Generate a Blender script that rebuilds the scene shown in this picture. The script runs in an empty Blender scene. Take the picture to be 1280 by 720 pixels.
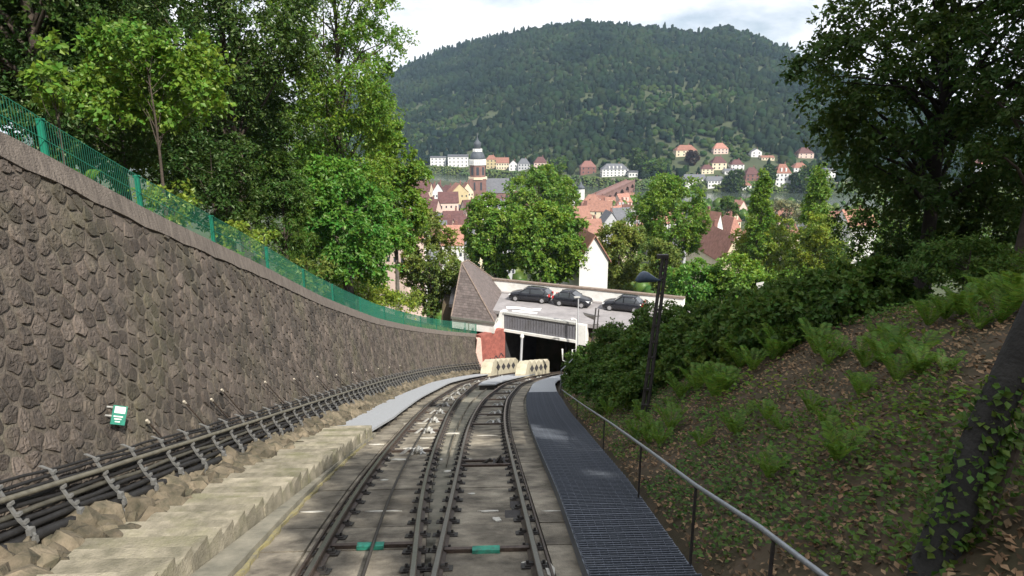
import bpy, math, random
import numpy as np
from mathutils import Vector

# ------------------------------------------------------------------ camera
sc = bpy.context.scene
F = 834.0; PITCH = math.radians(14.0); YAW = math.radians(2.46)
cd = bpy.data.cameras.new('camera'); cam = bpy.data.objects.new('camera', cd)
sc.collection.objects.link(cam)
cd.sensor_width = 36.0; cd.lens = 36.0 * F / 1280.0
cd.clip_start = 0.05; cd.clip_end = 9000
cam.rotation_euler = (math.pi / 2 - PITCH, 0, -YAW)
sc.camera = cam
# ------------------------------------------------------------------ sky, sun, exposure
SUN = Vector((-0.40, 0.66, -0.72)).normalized()          # direction the light travels
elev = math.asin(-SUN.z); azim = math.atan2(-SUN.x, -SUN.y)
w = bpy.data.worlds.new('World'); sc.world = w; w.use_nodes = True
nt = w.node_tree; nt.nodes.clear()
N = nt.nodes.new; L = nt.links.new
sky = N('ShaderNodeTexSky'); sky.sky_type = 'NISHITA'; sky.sun_disc = False
sky.sun_elevation = elev; sky.sun_rotation = azim; sky.air_density = 1.0; sky.dust_density = 1.5
tc = N('ShaderNodeTexCoord'); mp = N('ShaderNodeMapping'); mp.inputs['Scale'].default_value = (1.0, 1.0, 2.6)
mp.inputs['Location'].default_value = (0.18, 0.0, 0.35)
ns = N('ShaderNodeTexNoise'); ns.inputs['Scale'].default_value = 2.6; ns.inputs['Detail'].default_value = 9; ns.inputs['Roughness'].default_value = 0.56
rp = N('ShaderNodeValToRGB'); rp.color_ramp.elements[0].position = 0.36; rp.color_ramp.elements[1].position = 0.50
ns2 = N('ShaderNodeTexNoise'); ns2.inputs['Scale'].default_value = 5.5; ns2.inputs['Detail'].default_value = 8
cr = N('ShaderNodeValToRGB'); cr.color_ramp.elements[0].position = 0.3; cr.color_ramp.elements[1].position = 0.7
cr.color_ramp.elements[0].color = (9.4, 9.6, 10.2, 1); cr.color_ramp.elements[1].color = (12, 12, 12.1, 1)
mx = N('ShaderNodeMix'); mx.data_type = 'RGBA'
bg = N('ShaderNodeBackground'); bg.inputs['Strength'].default_value = 0.085
wo = N('ShaderNodeOutputWorld')
L(tc.outputs['Generated'], mp.inputs['Vector']); L(mp.outputs[0], ns.inputs['Vector']); L(mp.outputs[0], ns2.inputs['Vector'])
L(ns.outputs['Fac'], rp.inputs[0]); L(ns2.outputs['Fac'], cr.inputs[0])
L(rp.outputs[0], mx.inputs[0]); L(sky.outputs[0], mx.inputs[6]); L(cr.outputs[0], mx.inputs[7])
L(mx.outputs[2], bg.inputs[0]); L(bg.outputs[0], wo.inputs[0])
sl = bpy.data.lights.new('sun', 'SUN'); sl.energy = 5.0; sl.angle = math.radians(0.55); sl.color = (1.0, 0.94, 0.84)
so = bpy.data.objects.new('sun', sl); sc.collection.objects.link(so)
so.rotation_euler = (-SUN).to_track_quat('Z', 'Y').to_euler(); so.location = (20, -30, 40)
sc.view_settings.view_transform = 'Standard'; sc.view_settings.look = 'None'
sc.view_settings.gamma = 1.0; sc.view_settings.use_curve_mapping = False
sc.view_settings.exposure = 0.53
sc.cycles.max_bounces = 6; sc.cycles.diffuse_bounces = 3; sc.cycles.transmission_bounces = 4
sc.cycles.transparent_max_bounces = 6; sc.cycles.volume_bounces = 0
sc.cycles.use_denoising = True

# ------------------------------------------------------------------ pixel helpers (photo pixels give directions)
FWD = np.array([math.sin(YAW) * math.cos(PITCH), math.cos(YAW) * math.cos(PITCH), -math.sin(PITCH)])
RGT = np.array([math.cos(YAW), -math.sin(YAW), 0.0]); UPV = np.cross(RGT, FWD)
def ray(u, v): return FWD + RGT * (u - 640) / F - UPV * (v - 360) / F
def ony(u, v, y): d = ray(u, v); return d * (y / d[1])
def onz(u, v, z): d = ray(u, v); return d * (z / d[2])

# ------------------------------------------------------------------ course of the line
_g = np.arange(-20, 110, 0.25)
def smooth_tab(ys, xs, sig=2.0):
    t = np.interp(_g, ys, xs); k = np.exp(-0.5 * (np.arange(-40, 41) * 0.25 / sig) ** 2); k /= k.sum()
    p = np.pad(t, 40, mode='edge'); t2 = np.convolve(p, k, 'valid')
    return lambda y: np.interp(y, _g, t2)
xr = smooth_tab([-20, 17, 21, 28, 40, 46, 52, 58, 75], [0, 0, .1, .44, 1.7, 3.1, 5.0, 7.1, 13.5])          # right track centre
xl = smooth_tab([-20, 3, 5.7, 7, 10.6, 14.3, 21.4, 28.4, 41, 48, 54, 60, 75], [-1.1, -1.14, -1.23, -1.39, -1.6, -1.72, -1.84, -1.8, -1.15, .1, 1.8, 3.7, 9.0], 1.2)
xw = smooth_tab([-20, 8, 20, 28, 35, 41, 47, 53, 58, 62, 80], [-5.0, -5.0, -5.05, -5.0, -4.8, -4.4, -3.7, -2.6, -1.1, .25, .25], 1.0)
def zt(y): return -2.36 - .348 * np.asarray(y, float)
wall_h = smooth_tab([-20, 8.8, 11.8, 17.8, 23, 33, 49, 62], [5.3, 5.26, 5.0, 4.74, 4.4, 4.1, 3.98, 3.85], .6)
def wtop(y): return zt(y) + wall_h(y)
def xface(y, z): return xw(y) - .2 * (z - zt(y) - .4)
def xbank(y): return xr(y) + np.interp(y, [5, 9.5, 16, 26, 60], [2.1, 2.45, 2.8, 3.1, 2.9])
def y_portal(x): return 62.5 - .575 * (np.clip(x, -6, 60) - 2.06)
def y_par(x): return 70.8 - .478 * (np.clip(x, -4, 60) - .9)
def y_far(x): return np.interp(x, [-900, -300, -60, 50, 105, 150, 250, 600, 1500], [1180, 1060, 950, 830, 772, 728, 690, 640, 560])
def sst(a, b, x): t = np.clip((x - a) / (b - a), 0, 1); return t * t * (3 - 2 * t)
_rs = np.random.RandomState(5)
_W = [( _rs.uniform(-1, 1), _rs.uniform(-1, 1), _rs.uniform(0, 6.28)) for _ in range(14)]
def bump(x, y, s): return sum(np.sin(s * (a * x + b * y) * (1 + .35 * i) + p) / (1 + .3 * i) for i, (a, b, p) in enumerate(_W)) / 4.5
SK_U = [-400, 100, 300, 400, 500, 515, 560, 600, 650, 690, 735, 790, 850, 872, 905, 950, 1000, 1060, 1150, 1300, 1600]
SK_V = [190, 170, 140, 112, 82, 74, 58, 47, 36, 28, 24, 28, 34, 37, 30, 42, 66, 92, 120, 150, 170]
SKT = []
for u_, v_ in zip(SK_U, SK_V):
    d_ = ray(u_, v_); SKT.append((math.atan2(d_[0], d_[1]), d_[2] / math.hypot(d_[0], d_[1])))
def hill(x, y):
    az = np.arctan2(x, np.maximum(y, 1.0)); e = np.interp(az, [a for a, b in SKT], [b for a, b in SKT])
    D = 930.0; d = y - y_far(x) - 55
    ytop = y_far(x) + 55 + D; r = np.hypot(x, ytop); zt_ = e * r - 12.0
    t = np.clip(d / D, 0, 1.0)
    f = t * (1.12 - .12 * t) - .10 * np.sin(np.pi * t) * np.exp(-3 * t)
    z = -63 + (zt_ + 63) * f + bump(x, y, .013) * 7 * sst(0, .2, t) * (1 - sst(.8, 1, t))
    return np.where(d > D, zt_ - .12 * (d - D), z)
def ground(x, y):
    x, y = np.broadcast_arrays(np.asarray(x, float), np.asarray(y, float))
    yc = np.minimum(y, 64); zt_ = zt(yc)
    s = x - xw(y)
    left = wtop(np.minimum(y, 63)) + .02 + .30 * np.clip(-(s + 2.2), 0, 25) + .05 * np.clip(-s - 27, 0, 200) + .12 * bump(x, y, .9) * sst(2, 4, -s)
    left = left - .33 * np.maximum(y - 63, 0)
    left = np.maximum(left, -66) - .0
    t = x - xbank(yc)
    rise = .62 * np.clip(t, 0, 5.3) + .10 * np.clip(t - 5.3, 0, 60) - .25 * np.exp(-((t - 5.3) / 1.2) ** 2)
    right = zt_ - .12 + rise + .16 * bump(x, y, .8) * sst(0.3, 1.5, t)
    right = right * 1.0
    bed = zt(y) - .5
    z = np.where(s < -1.35, left, np.where(t < 0, bed, right))
    # road level beyond the portal
    yp = y_portal(x); k = sst(-1.2, .2, y - yp)
    inside = (x > .6) & (x < 14.5) & (y < yp + 15) & (y > yp - 6)
    inside = inside & ((x - 2.06) * .865 - (y - 62.5) * .502 < 7.9) & ((x - 2.06) * .865 - (y - 62.5) * .502 > -.5)
    deck = np.full_like(z, -18.35)
    z = np.where((x > -4.5) & ~inside & (t > 1.2), z * (1 - k) + deck * k, z)
    z = np.where((x > -4.5) & ~inside & (t <= 1.2) & (y > yp + .5), deck, z)
    d = y - y_par(x)
    beyond = np.maximum(-20.8 - .44 * np.maximum(d, 0), -66) + bump(x, y, .1) * .8 * sst(4, 30, d)
    z = np.where((x > -4.5) & (d > 0.2), beyond, z)
    kk = sst(80, 140, y); z = z * (1 - kk) + np.maximum(-20.8 - .44 * np.maximum(d, 0), -66) * kk
    # river
    yf = y_far(x); yn = yf - 140
    river = np.where((y > yn) & (y < yf), -77.0, z)
    z = np.where(y > yn - 12, np.where(y < yn, -66 - 11 * sst(-12, 0, y - yn), np.where(y < yf, -77, -77 + 14 * sst(0, 16, y - yf))), z)
    z = np.where(y > yf + 30, np.maximum(hill(x, y), -63), z)
    return z
def gpt(u, v, tmax=2600, t0=2.0):
    d = ray(u, v); ts = np.geomspace(t0, tmax, 6000); p = ts[:, None] * d
    h = p[:, 2] - ground(p[:, 0], p[:, 1]); i = int(np.argmax(h < 0))
    return p[i]
def gz(x, y): return float(ground(x, y))

# ------------------------------------------------------------------ materials
MATS = {}
def mat(name, col, rough=.8, var=.25, scale=6.0, bump_=0.0, bscale=40.0, col2=None, island=0.0, metal=0.0, detail=6, spec=.35, streak=None, stain=None):
    if name in MATS: return MATS[name]
    m = bpy.data.materials.new(name); m.use_nodes = True; t = m.node_tree; n = t.nodes; l = t.links
    b = n['Principled BSDF']; b.inputs['Roughness'].default_value = rough; b.inputs['Metallic'].default_value = metal
    b.inputs['Specular IOR Level'].default_value = spec
    tcn = n.new('ShaderNodeTexCoord'); co = tcn.outputs['Object']
    if streak:
        mpn = n.new('ShaderNodeMapping'); mpn.inputs['Scale'].default_value = streak; l.new(co, mpn.inputs[0]); co = mpn.outputs[0]
    no = n.new('ShaderNodeTexNoise'); no.inputs['Scale'].default_value = scale; no.inputs['Detail'].default_value = detail; no.inputs['Roughness'].default_value = .62
    l.new(co, no.inputs['Vector'])
    r = n.new('ShaderNodeValToRGB'); c2 = col2 or tuple(c * (1 - var) for c in col); c1 = tuple(min(1, c * (1 + var * .6)) for c in col)
    r.color_ramp.elements[0].position = .33; r.color_ramp.elements[1].position = .67
    r.color_ramp.elements[0].color = (*c2, 1); r.color_ramp.elements[1].color = (*c1, 1)
    l.new(no.outputs['Fac'], r.inputs[0]); out = r.outputs[0]
    if stain:
        n2 = n.new('ShaderNodeTexNoise'); n2.inputs['Scale'].default_value = stain[1]; n2.inputs['Detail'].default_value = 8; n2.inputs['Roughness'].default_value = .65; l.new(tcn.outputs['Object'], n2.inputs['Vector'])
        m2 = n.new('ShaderNodeMapRange'); m2.inputs[1].default_value = .48; m2.inputs[2].default_value = .70; m2.inputs[4].default_value = stain[2]; l.new(n2.outputs['Fac'], m2.inputs[0])
        x2 = n.new('ShaderNodeMix'); x2.data_type = 'RGBA'; x2.inputs[7].default_value = (*stain[0], 1); l.new(m2.outputs[0], x2.inputs[0]); l.new(out, x2.inputs[6]); out = x2.outputs[2]
    if island:
        g = n.new('ShaderNodeNewGeometry'); mr = n.new('ShaderNodeMapRange'); mr.inputs[3].default_value = 1 - island; mr.inputs[4].default_value = 1 + island
        oi = n.new('ShaderNodeObjectInfo'); ad = n.new('ShaderNodeMath'); ad.operation = 'ADD'; fr = n.new('ShaderNodeMath'); fr.operation = 'FRACT'
        l.new(g.outputs['Random Per Island'], ad.inputs[0]); l.new(oi.outputs['Random'], ad.inputs[1]); l.new(ad.outputs[0], fr.inputs[0]); l.new(fr.outputs[0], mr.inputs[0])
        hs = n.new('ShaderNodeHueSaturation'); l.new(mr.outputs[0], hs.inputs['Value']); l.new(out, hs.inputs['Color']); out = hs.outputs[0]
    l.new(out, b.inputs['Base Color'])
    if bump_:
        nb = n.new('ShaderNodeTexNoise'); nb.inputs['Scale'].default_value = bscale; nb.inputs['Detail'].default_value = 6; l.new(tcn.outputs['Object'], nb.inputs['Vector'])
        bp = n.new('ShaderNodeBump'); bp.inputs['Strength'].default_value = bump_; bp.inputs['Distance'].default_value = .02
        l.new(nb.outputs['Fac'], bp.inputs['Height']); l.new(bp.outputs[0], b.inputs['Normal'])
    MATS[name] = m; return m
def leafmat(name, col, tr=.35, hv=.03, vv=.35, big=.25, warm=None, gloss=.035):
    if name in MATS: return MATS[name]
    m = bpy.data.materials.new(name); m.use_nodes = True; t = m.node_tree; n = t.nodes; l = t.links
    n.remove(n['Principled BSDF']); o = n['Material Output']
    g = n.new('ShaderNodeNewGeometry'); hs = n.new('ShaderNodeHueSaturation')
    a = n.new('ShaderNodeMapRange'); a.inputs[3].default_value = .5 - hv; a.inputs[4].default_value = .5 + hv
    b = n.new('ShaderNodeMapRange'); b.inputs[3].default_value = 1 - vv; b.inputs[4].default_value = 1 + vv
    ml = n.new('ShaderNodeMath'); ml.operation = 'FRACT'; m2 = n.new('ShaderNodeMath'); m2.operation = 'MULTIPLY'; m2.inputs[1].default_value = 37.7
    l.new(g.outputs['Random Per Island'], m2.inputs[0]); l.new(m2.outputs[0], ml.inputs[0])
    l.new(ml.outputs[0], a.inputs[0]); l.new(g.outputs['Random Per Island'], b.inputs[0])
    tcn = n.new('ShaderNodeTexCoord'); no = n.new('ShaderNodeTexNoise'); no.inputs['Scale'].default_value = big; no.inputs['Detail'].default_value = 3
    l.new(tcn.outputs['Object'], no.inputs['Vector'])
    mx = n.new('ShaderNodeMix'); mx.data_type = 'RGBA'; wv = warm or (col[0] * 1.45, col[1] * 1.15, col[2] * .8)
    mx.inputs[6].default_value = (*col, 1); mx.inputs[7].default_value = (*wv, 1)
    rr = n.new('ShaderNodeMapRange'); rr.inputs[1].default_value = .38; rr.inputs[2].default_value = .62; l.new(no.outputs['Fac'], rr.inputs[0]); l.new(rr.outputs[0], mx.inputs[0])
    l.new(mx.outputs[2], hs.inputs['Color']); l.new(a.outputs[0], hs.inputs['Hue']); l.new(b.outputs[0], hs.inputs['Value'])
    df = n.new('ShaderNodeBsdfDiffuse'); ts = n.new('ShaderNodeBsdfTranslucent'); gl = n.new('ShaderNodeBsdfGlossy')
    gl.inputs['Roughness'].default_value = .45; gl.inputs['Color'].default_value = (.7, .8, .55, 1)
    hs2 = n.new('ShaderNodeHueSaturation'); hs2.inputs['Hue'].default_value = .485; hs2.inputs['Value'].default_value = 1.25; l.new(hs.outputs[0], hs2.inputs['Color'])
    l.new(hs.outputs[0], df.inputs['Color']); l.new(hs2.outputs[0], ts.inputs['Color'])
    s1 = n.new('ShaderNodeMixShader'); s1.inputs[0].default_value = tr; l.new(df.outputs[0], s1.inputs[1]); l.new(ts.outputs[0], s1.inputs[2])
    s2 = n.new('ShaderNodeMixShader'); s2.inputs[0].default_value = gloss; l.new(s1.outputs[0], s2.inputs[1]); l.new(gl.outputs[0], s2.inputs[2])
    l.new(s2.outputs[0], o.inputs['Surface']); MATS[name] = m; return m
STONE = mat('wall_stone', (.102, .083, .070), .92, .45, 1.3, 1.0, 30, col2=(.047, .041, .036), island=.36, stain=((.085, .08, .05), .55, .75))
MORTAR = mat('mortar', (.118, .10, .083), .95, .4, 5, .8, 30, stain=((.16, .145, .11), 1.1, .8))
RUBBLE = mat('rubble_rock', (.135, .11, .078), .92, .4, 5, .9, 20, col2=(.06, .056, .037), island=.35)
CONC = mat('concrete', (.26, .24, .19), .9, .3, 2.6, .35, 45, col2=(.15, .145, .115))
CONC2 = mat('step_concrete', (.28, .252, .195), .92, .3, 3.0, .8, 35, col2=(.14, .13, .095), island=.16, stain=((.13, .135, .06), 1.4, .7))
SLABM = mat('slab_concrete', (.31, .275, .215), .9, .35, 2.2, .7, 50, col2=(.10, .088, .070), island=.16, detail=12, stain=((.055, .047, .040), 1.0, .7))
PATCH = mat('mortar_patch', (.62, .6, .54), .9, .2, 9)
RAILM = mat('rail_steel', (.10, .075, .062), .55, .35, 20, metal=.35, spec=.5)
RAILTOP = mat('rail_head_steel', (.30, .28, .27), .32, .2, 30, metal=.8, spec=.5)
STEELD = mat('dark_steel', (.06, .055, .052), .6, .3, 15, metal=.3)
STEELG = mat('galvanised_steel', (.34, .36, .38), .5, .2, 25, metal=.5)
ROPE = mat('wire_rope', (.07, .062, .055), .6, .3, 60, metal=.3)
SHEAVE = mat('sheave_grey', (.46, .46, .44), .6, .25, 10, metal=.2)
GRATE = mat('grating_steel', (.155, .175, .21), .5, .25, 20, metal=.35)
GRATEL = mat('pale_grating', (.40, .415, .44), .65, .15, 30, metal=.1)
CABLE = mat('black_cable', (.022, .021, .021), .65, .3, 12)
PIPE = mat('olive_pipe', (.085, .08, .064), .55, .3, 8)
GREENP = mat('green_paint', (.012, .20, .125), .5, .15, 8)
GREENW = mat('green_wire', (.02, .15, .10), .5, .1, 8)
TEAL = mat('teal_plate', (.035, .25, .18), .6, .3, 12, stain=((.06, .10, .08), 14, .8))
WHITEP = mat('white_paint', (.8, .8, .78), .6, .06, 3, stain=((.58, .56, .52), .8, .7))
CREAM = mat('cream_concrete', (.46, .42, .32), .85, .15, 5, .2, 30, stain=((.22, .2, .14), 1.2, .7))
REDW = mat('red_wall_paint', (.30, .10, .08), .85, .3, 3, .4, 30, stain=((.16, .06, .05), .9, .7))
LITRED = mat('lit_red_paint', (.62, .42, .36), .9, .15, 4)  # sunlight on the red wall, put into a paler pink colour
PANEL = mat('grey_panel', (.19, .19, .215), .6, .12, 10, metal=.2, stain=((.10, .095, .09), .9, .6))
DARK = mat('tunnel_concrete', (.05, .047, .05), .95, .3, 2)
ASPH = mat('asphalt', (.29, .275, .28), .95, .15, 1.2, .3, 80, stain=((.17, .16, .165), .5, .7))
LINEP = mat('road_paint', (.78, .78, .76), .8, .1, 8)
SLATE = mat('brown_slate', (.125, .102, .098), .85, .3, 3, .4, 25, col2=(.10, .085, .08), island=.2)
COPING = mat('coping_stone', (.22, .17, .14), .9, .3, 4)
BARK = mat('bark', (.075, .06, .048), .95, .4, 5, .8, 25)
BARKG = mat('grey_bark', (.12, .11, .095), .95, .4, 5, .8, 25)
LITTER = mat('leaf_litter', (.17, .10, .055), .9, .4, 3, island=.65, col2=(.23, .17, .10))
GLASS = mat('dark_glass', (.055, .062, .072), .10, .1, 4, spec=.6)
TYRE = mat('tyre', (.02, .02, .02), .8, .1, 9); RIM = mat('alloy_rim', (.5, .5, .52), .35, .1, 9, metal=.7)
CARB = mat('black_car_paint', (.012, .013, .018), .22, .1, 5, spec=.6)
CARW = mat('white_car_paint', (.8, .8, .82), .25, .05, 5, spec=.6)
REDL = mat('red_lamp', (.5, .02, .02), .3, .1, 5); HEADL = mat('head_lamp', (.75, .77, .8), .15, .05, 5)
SAND = mat('red_sandstone', (.20, .115, .10), .9, .25, .3, .2, 2)
TGREY = mat('tower_slate', (.075, .085, .10), .7, .2, .6)
R_RED = mat('red_roof_tile', (.108, .052, .05), .85, .3, .8, .3, 3); R_ORG = mat('orange_roof_tile', (.27, .14, .105), .85, .25, .8, .3, 3)
R_BRN = mat('brown_roof_tile', (.24, .115, .085), .85, .3, .8, .3, 3); R_GRY = mat('grey_roof_slate', (.12, .125, .14), .8, .2, .8)
R_PNK = mat('weathered_pink_roof', (.34, .17, .13), .85, .3, 1.2, .3, 5)
W_WHT = mat('white_render', (.62, .62, .61), .85, .06, .5); W_CRM = mat('cream_render', (.62, .54, .40), .85, .1, .5)
W_YEL = mat('yellow_render', (.46, .38, .22), .85, .1, .5); W_PNK = mat('pale_pink_render', (.60, .46, .40), .85, .1, .5)
W_BRK = mat('brick_red_wall', (.20, .10, .085), .9, .2, .5); W_GRY = mat('grey_render', (.42, .43, .45), .85, .1, .5)
WIN = mat('window_glass', (.05, .058, .07), .25, .2, .5, spec=.5)
GROUND = mat('soil', (.08, .058, .038), .98, .4, 1.1, .6, 12, col2=(.055, .05, .026))
TOWNG = mat('far_ground', (.058, .072, .034), .98, .3, .02)
WATER = mat('river_water', (.045, .06, .045), .18, .2, .02, spec=.5)
EMBG = leafmat('embankment_green', (.05, .085, .028), .1, .02, .25, .05)
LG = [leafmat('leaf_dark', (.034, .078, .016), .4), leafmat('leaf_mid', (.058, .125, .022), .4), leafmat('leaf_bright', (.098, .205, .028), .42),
      leafmat('leaf_lime', (.15, .235, .035), .42), leafmat('leaf_olive', (.115, .175, .04), .4), leafmat('leaf_fresh', (.08, .215, .035), .45), leafmat('leaf_ivy', (.072, .148, .03), .38),
      leafmat('leaf_silver', (.16, .19, .13), .3)]
FERN = leafmat('fern_green', (.10, .21, .03), .5)
FOREST = leafmat('shaded_forest', (.0085, .0175, .0115), 0, .035, .26, .010, warm=(.020, .034, .015), gloss=0.0)  # cloud shade over the hill put into darkened crown colours
PURPLE = leafmat('copper_beech', (.035, .022, .025), .2); STRAW = leafmat('dry_grass', (.24, .20, .08), .35, .03, .4)
GRASS = leafmat('grass_green', (.10, .15, .035), .35)

# ------------------------------------------------------------------ mesh helpers
COL = sc.collection
def wloc(o):
    p = Vector((0, 0, 0))
    while o is not None: p += o.location; o = o.parent
    return p
def tag(o, label=None, cat=None, group=None, kind=None):
    if label: o['label'] = label
    if cat: o['category'] = cat
    if group: o['group'] = group
    if kind: o['kind'] = kind
    return o
def link(o, parent=None):
    COL.objects.link(o)
    if parent is not None: o.parent = parent
    return o
def thing(name, loc, label, cat, group=None, rz=0.0):
    o = bpy.data.objects.new(name, None); o.empty_display_size = .2; link(o); o.location = tuple(float(c) for c in loc); o.rotation_euler = (0, 0, rz)
    return tag(o, label, cat, group)
def np_mesh(name, V, Fc, m, smooth=False):
    V = np.ascontiguousarray(V, np.float32).reshape(-1, 3); Fc = np.ascontiguousarray(Fc, np.int32); k = Fc.shape[1]
    me = bpy.data.meshes.new(name); me.vertices.add(len(V)); me.vertices.foreach_set('co', V.ravel())
    me.loops.add(Fc.size); me.loops.foreach_set('vertex_index', Fc.ravel())
    me.polygons.add(len(Fc)); me.polygons.foreach_set('loop_start', np.arange(0, Fc.size, k, dtype=np.int32))
    me.polygons.foreach_set('use_smooth', np.full(len(Fc), smooth, dtype=bool))
    me.update(calc_edges=True); me.materials.append(m); return me
def npobj(name, V, Fc, m, parent=None, origin=None, smooth=False):
    V = np.asarray(V, float).reshape(-1, 3)
    if parent is not None: off = np.array(wloc(parent))
    else: off = np.array(origin if origin is not None else (0, 0, 0), float)
    o = bpy.data.objects.new(name, np_mesh(name, V - off, Fc, m, smooth)); link(o, parent)
    if parent is None: o.location = tuple(off)
    return o
class MB:
    def __init__(s): s.v = []; s.f = []
    def add(s, vs, fs):
        b = len(s.v); s.v += [tuple(float(c) for c in q) for q in vs]; s.f += [tuple(b + i for i in f) for f in fs]; return s
    def hexa(s, a, b):   # bottom quad a, top quad b (counter-clockwise from above)
        return s.add(list(a) + list(b), [(3, 2, 1, 0), (4, 5, 6, 7), (0, 1, 5, 4), (1, 2, 6, 5), (2, 3, 7, 6), (3, 0, 4, 7)])
    def box(s, c, d, rz=0.0):
        cx, cy, cz = c; hx, hy, hz = d[0] / 2, d[1] / 2, d[2] / 2; co, si = math.cos(rz), math.sin(rz)
        q = [(cx + x * co - y * si, cy + x * si + y * co) for x, y in ((-hx, -hy), (hx, -hy), (hx, hy), (-hx, hy))]
        return s.hexa([(x, y, cz - hz) for x, y in q], [(x, y, cz + hz) for x, y in q])
    def tube(s, pts, r, n=6, cap=True):
        pts = [Vector(p) for p in pts]; rr = r if hasattr(r, '__len__') else [r] * len(pts); rings = []
        for i, p in enumerate(pts):
            t = (pts[min(i + 1, len(pts) - 1)] - pts[max(i - 1, 0)]).normalized()
            a = t.cross(Vector((0, 0, 1))) if abs(t.z) < .95 else t.cross(Vector((1, 0, 0))); a.normalize(); b = t.cross(a)
            rings.append([p + (a * math.cos(6.2832 * k / n) + b * math.sin(6.2832 * k / n)) * rr[i] for k in range(n)])
        vs = [q for R in rings for q in R]; fs = []
        for i in range(len(pts) - 1):
            for k in range(n): fs.append((i * n + k, i * n + (k + 1) % n, (i + 1) * n + (k + 1) % n, (i + 1) * n + k))
        if cap: fs.append(tuple(range(n))); fs.append(tuple((len(pts) - 1) * n + k for k in reversed(range(n))))
        return s.add(vs, fs)
    def loft(s, secs, close=True):   # list of rings with same point count
        n = len(secs[0]); vs = [q for R in secs for q in R]; fs = []
        for i in range(len(secs) - 1):
            for k in range(n if close else n - 1): fs.append((i * n + k, i * n + (k + 1) % n, (i + 1) * n + (k + 1) % n, (i + 1) * n + k))
        if close: fs.append(tuple(reversed(range(n)))); fs.append(tuple((len(secs) - 1) * n + k for k in range(n)))
        return s.add(vs, fs)
    def lathe(s, c, prof, n=10):
        return s.loft([[(c[0] + r * math.cos(6.2832 * k / n), c[1] + r * math.sin(6.2832 * k / n), c[2] + z) for k in range(n)] for r, z in prof])
    def build(s, name, m, parent=None, origin=None, smooth=False):
        off = wloc(parent) if parent is not None else Vector(origin if origin is not None else (0, 0, 0))
        me = bpy.data.meshes.new(name); me.from_pydata([(x - off.x, y - off.y, z - off.z) for x, y, z in s.v], [], s.f); me.update()
        me.materials.append(m)
        if smooth: me.polygons.foreach_set('use_smooth', [True] * len(me.polygons))
        o = bpy.data.objects.new(name, me); link(o, parent)
        if parent is None: o.location = off
        return o
    def local(s, name, m, parent, smooth=False):     # coordinates already local to the parent
        me = bpy.data.meshes.new(name); me.from_pydata(s.v, [], s.f); me.update(); me.materials.append(m)
        if smooth: me.polygons.foreach_set('use_smooth', [True] * len(me.polygons))
        return link(bpy.data.objects.new(name, me), parent)
def copy_tree(o, parent=None):
    c = o.copy(); COL.objects.link(c); c.parent = parent
    for ch in list(o.children): copy_tree(ch, c)
    return c
rnd = random.Random(11)

# ================================================================== THE SETTING
# ground sheet: columns follow the curve of the line near it
sx = np.concatenate([-np.geomspace(14, 2700, 60)[::-1], np.linspace(-13.6, 14, 118), np.geomspace(14.5, 2700, 75)])
gy = np.concatenate([np.linspace(-70, -6, 12), np.linspace(-5, 82, 200), np.geomspace(83, 600, 55), np.linspace(607, 1150, 80), np.geomspace(1165, 4200, 50)])
SX, GY = np.meshgrid(sx, gy)
shift = (xw(GY) + 5.0) * (1 - sst(20, 60, np.abs(SX)))
GX = SX + shift
GZ = ground(GX, GY)
ny, nx = GX.shape; idx = np.arange(ny * nx).reshape(ny, nx)
Fq = np.stack([idx[:-1, :-1], idx[:-1, 1:], idx[1:, 1:], idx[1:, :-1]], -1).reshape(-1, 4)
g = npobj('ground', np.stack([GX, GY, GZ], -1), Fq, GROUND, smooth=True); tag(g, kind='structure')
g.data.materials.append(TOWNG); cy = GY[:-1, :-1].ravel()
g.data.polygons.foreach_set('material_index', (cy > 80).astype(np.int32))
wy = np.concatenate([np.linspace(-2600, -400, 12), np.linspace(-350, 650, 60), np.linspace(700, 2600, 14)])
wv = np.concatenate([np.stack([wy, y_far(wy) - 146, np.full_like(wy, -72.0)], -1), np.stack([wy, y_far(wy) + 9, np.full_like(wy, -72.0)], -1)])
n_ = len(wy); tag(npobj('river', wv, np.array([(i, i + 1, n_ + i + 1, n_ + i) for i in range(n_ - 1)]), WATER), kind='structure')

# ------------------------------------------------------------------ foliage machinery
def leaf_quads(rs, P, D, size, asp=.55, fold=.12, droop=.25, up=.45):
    n = len(P); D = D / (np.linalg.norm(D, axis=1, keepdims=True) + 1e-6)
    nr = D * .5 + rs.normal(0, .55, (n, 3)) + np.array([0, 0, up]); nr /= np.linalg.norm(nr, axis=1, keepdims=True)
    ax = rs.normal(0, 1, (n, 3)) + D * .8; ax[:, 2] -= droop; ax -= nr * (ax * nr).sum(1, keepdims=True); ax /= np.linalg.norm(ax, axis=1, keepdims=True) + 1e-6
    sd = np.cross(nr, ax); s = size * rs.uniform(.65, 1.25, (n, 1)); mid = P + ax * s * .45
    V = np.stack([P, mid + sd * s * asp * .5 + nr * s * fold, P + ax * s, mid - sd * s * asp * .5 + nr * s * fold], 1)
    return V.reshape(-1, 3)
def quads(n): return np.arange(n * 4, dtype=np.int32).reshape(-1, 4)
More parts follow.
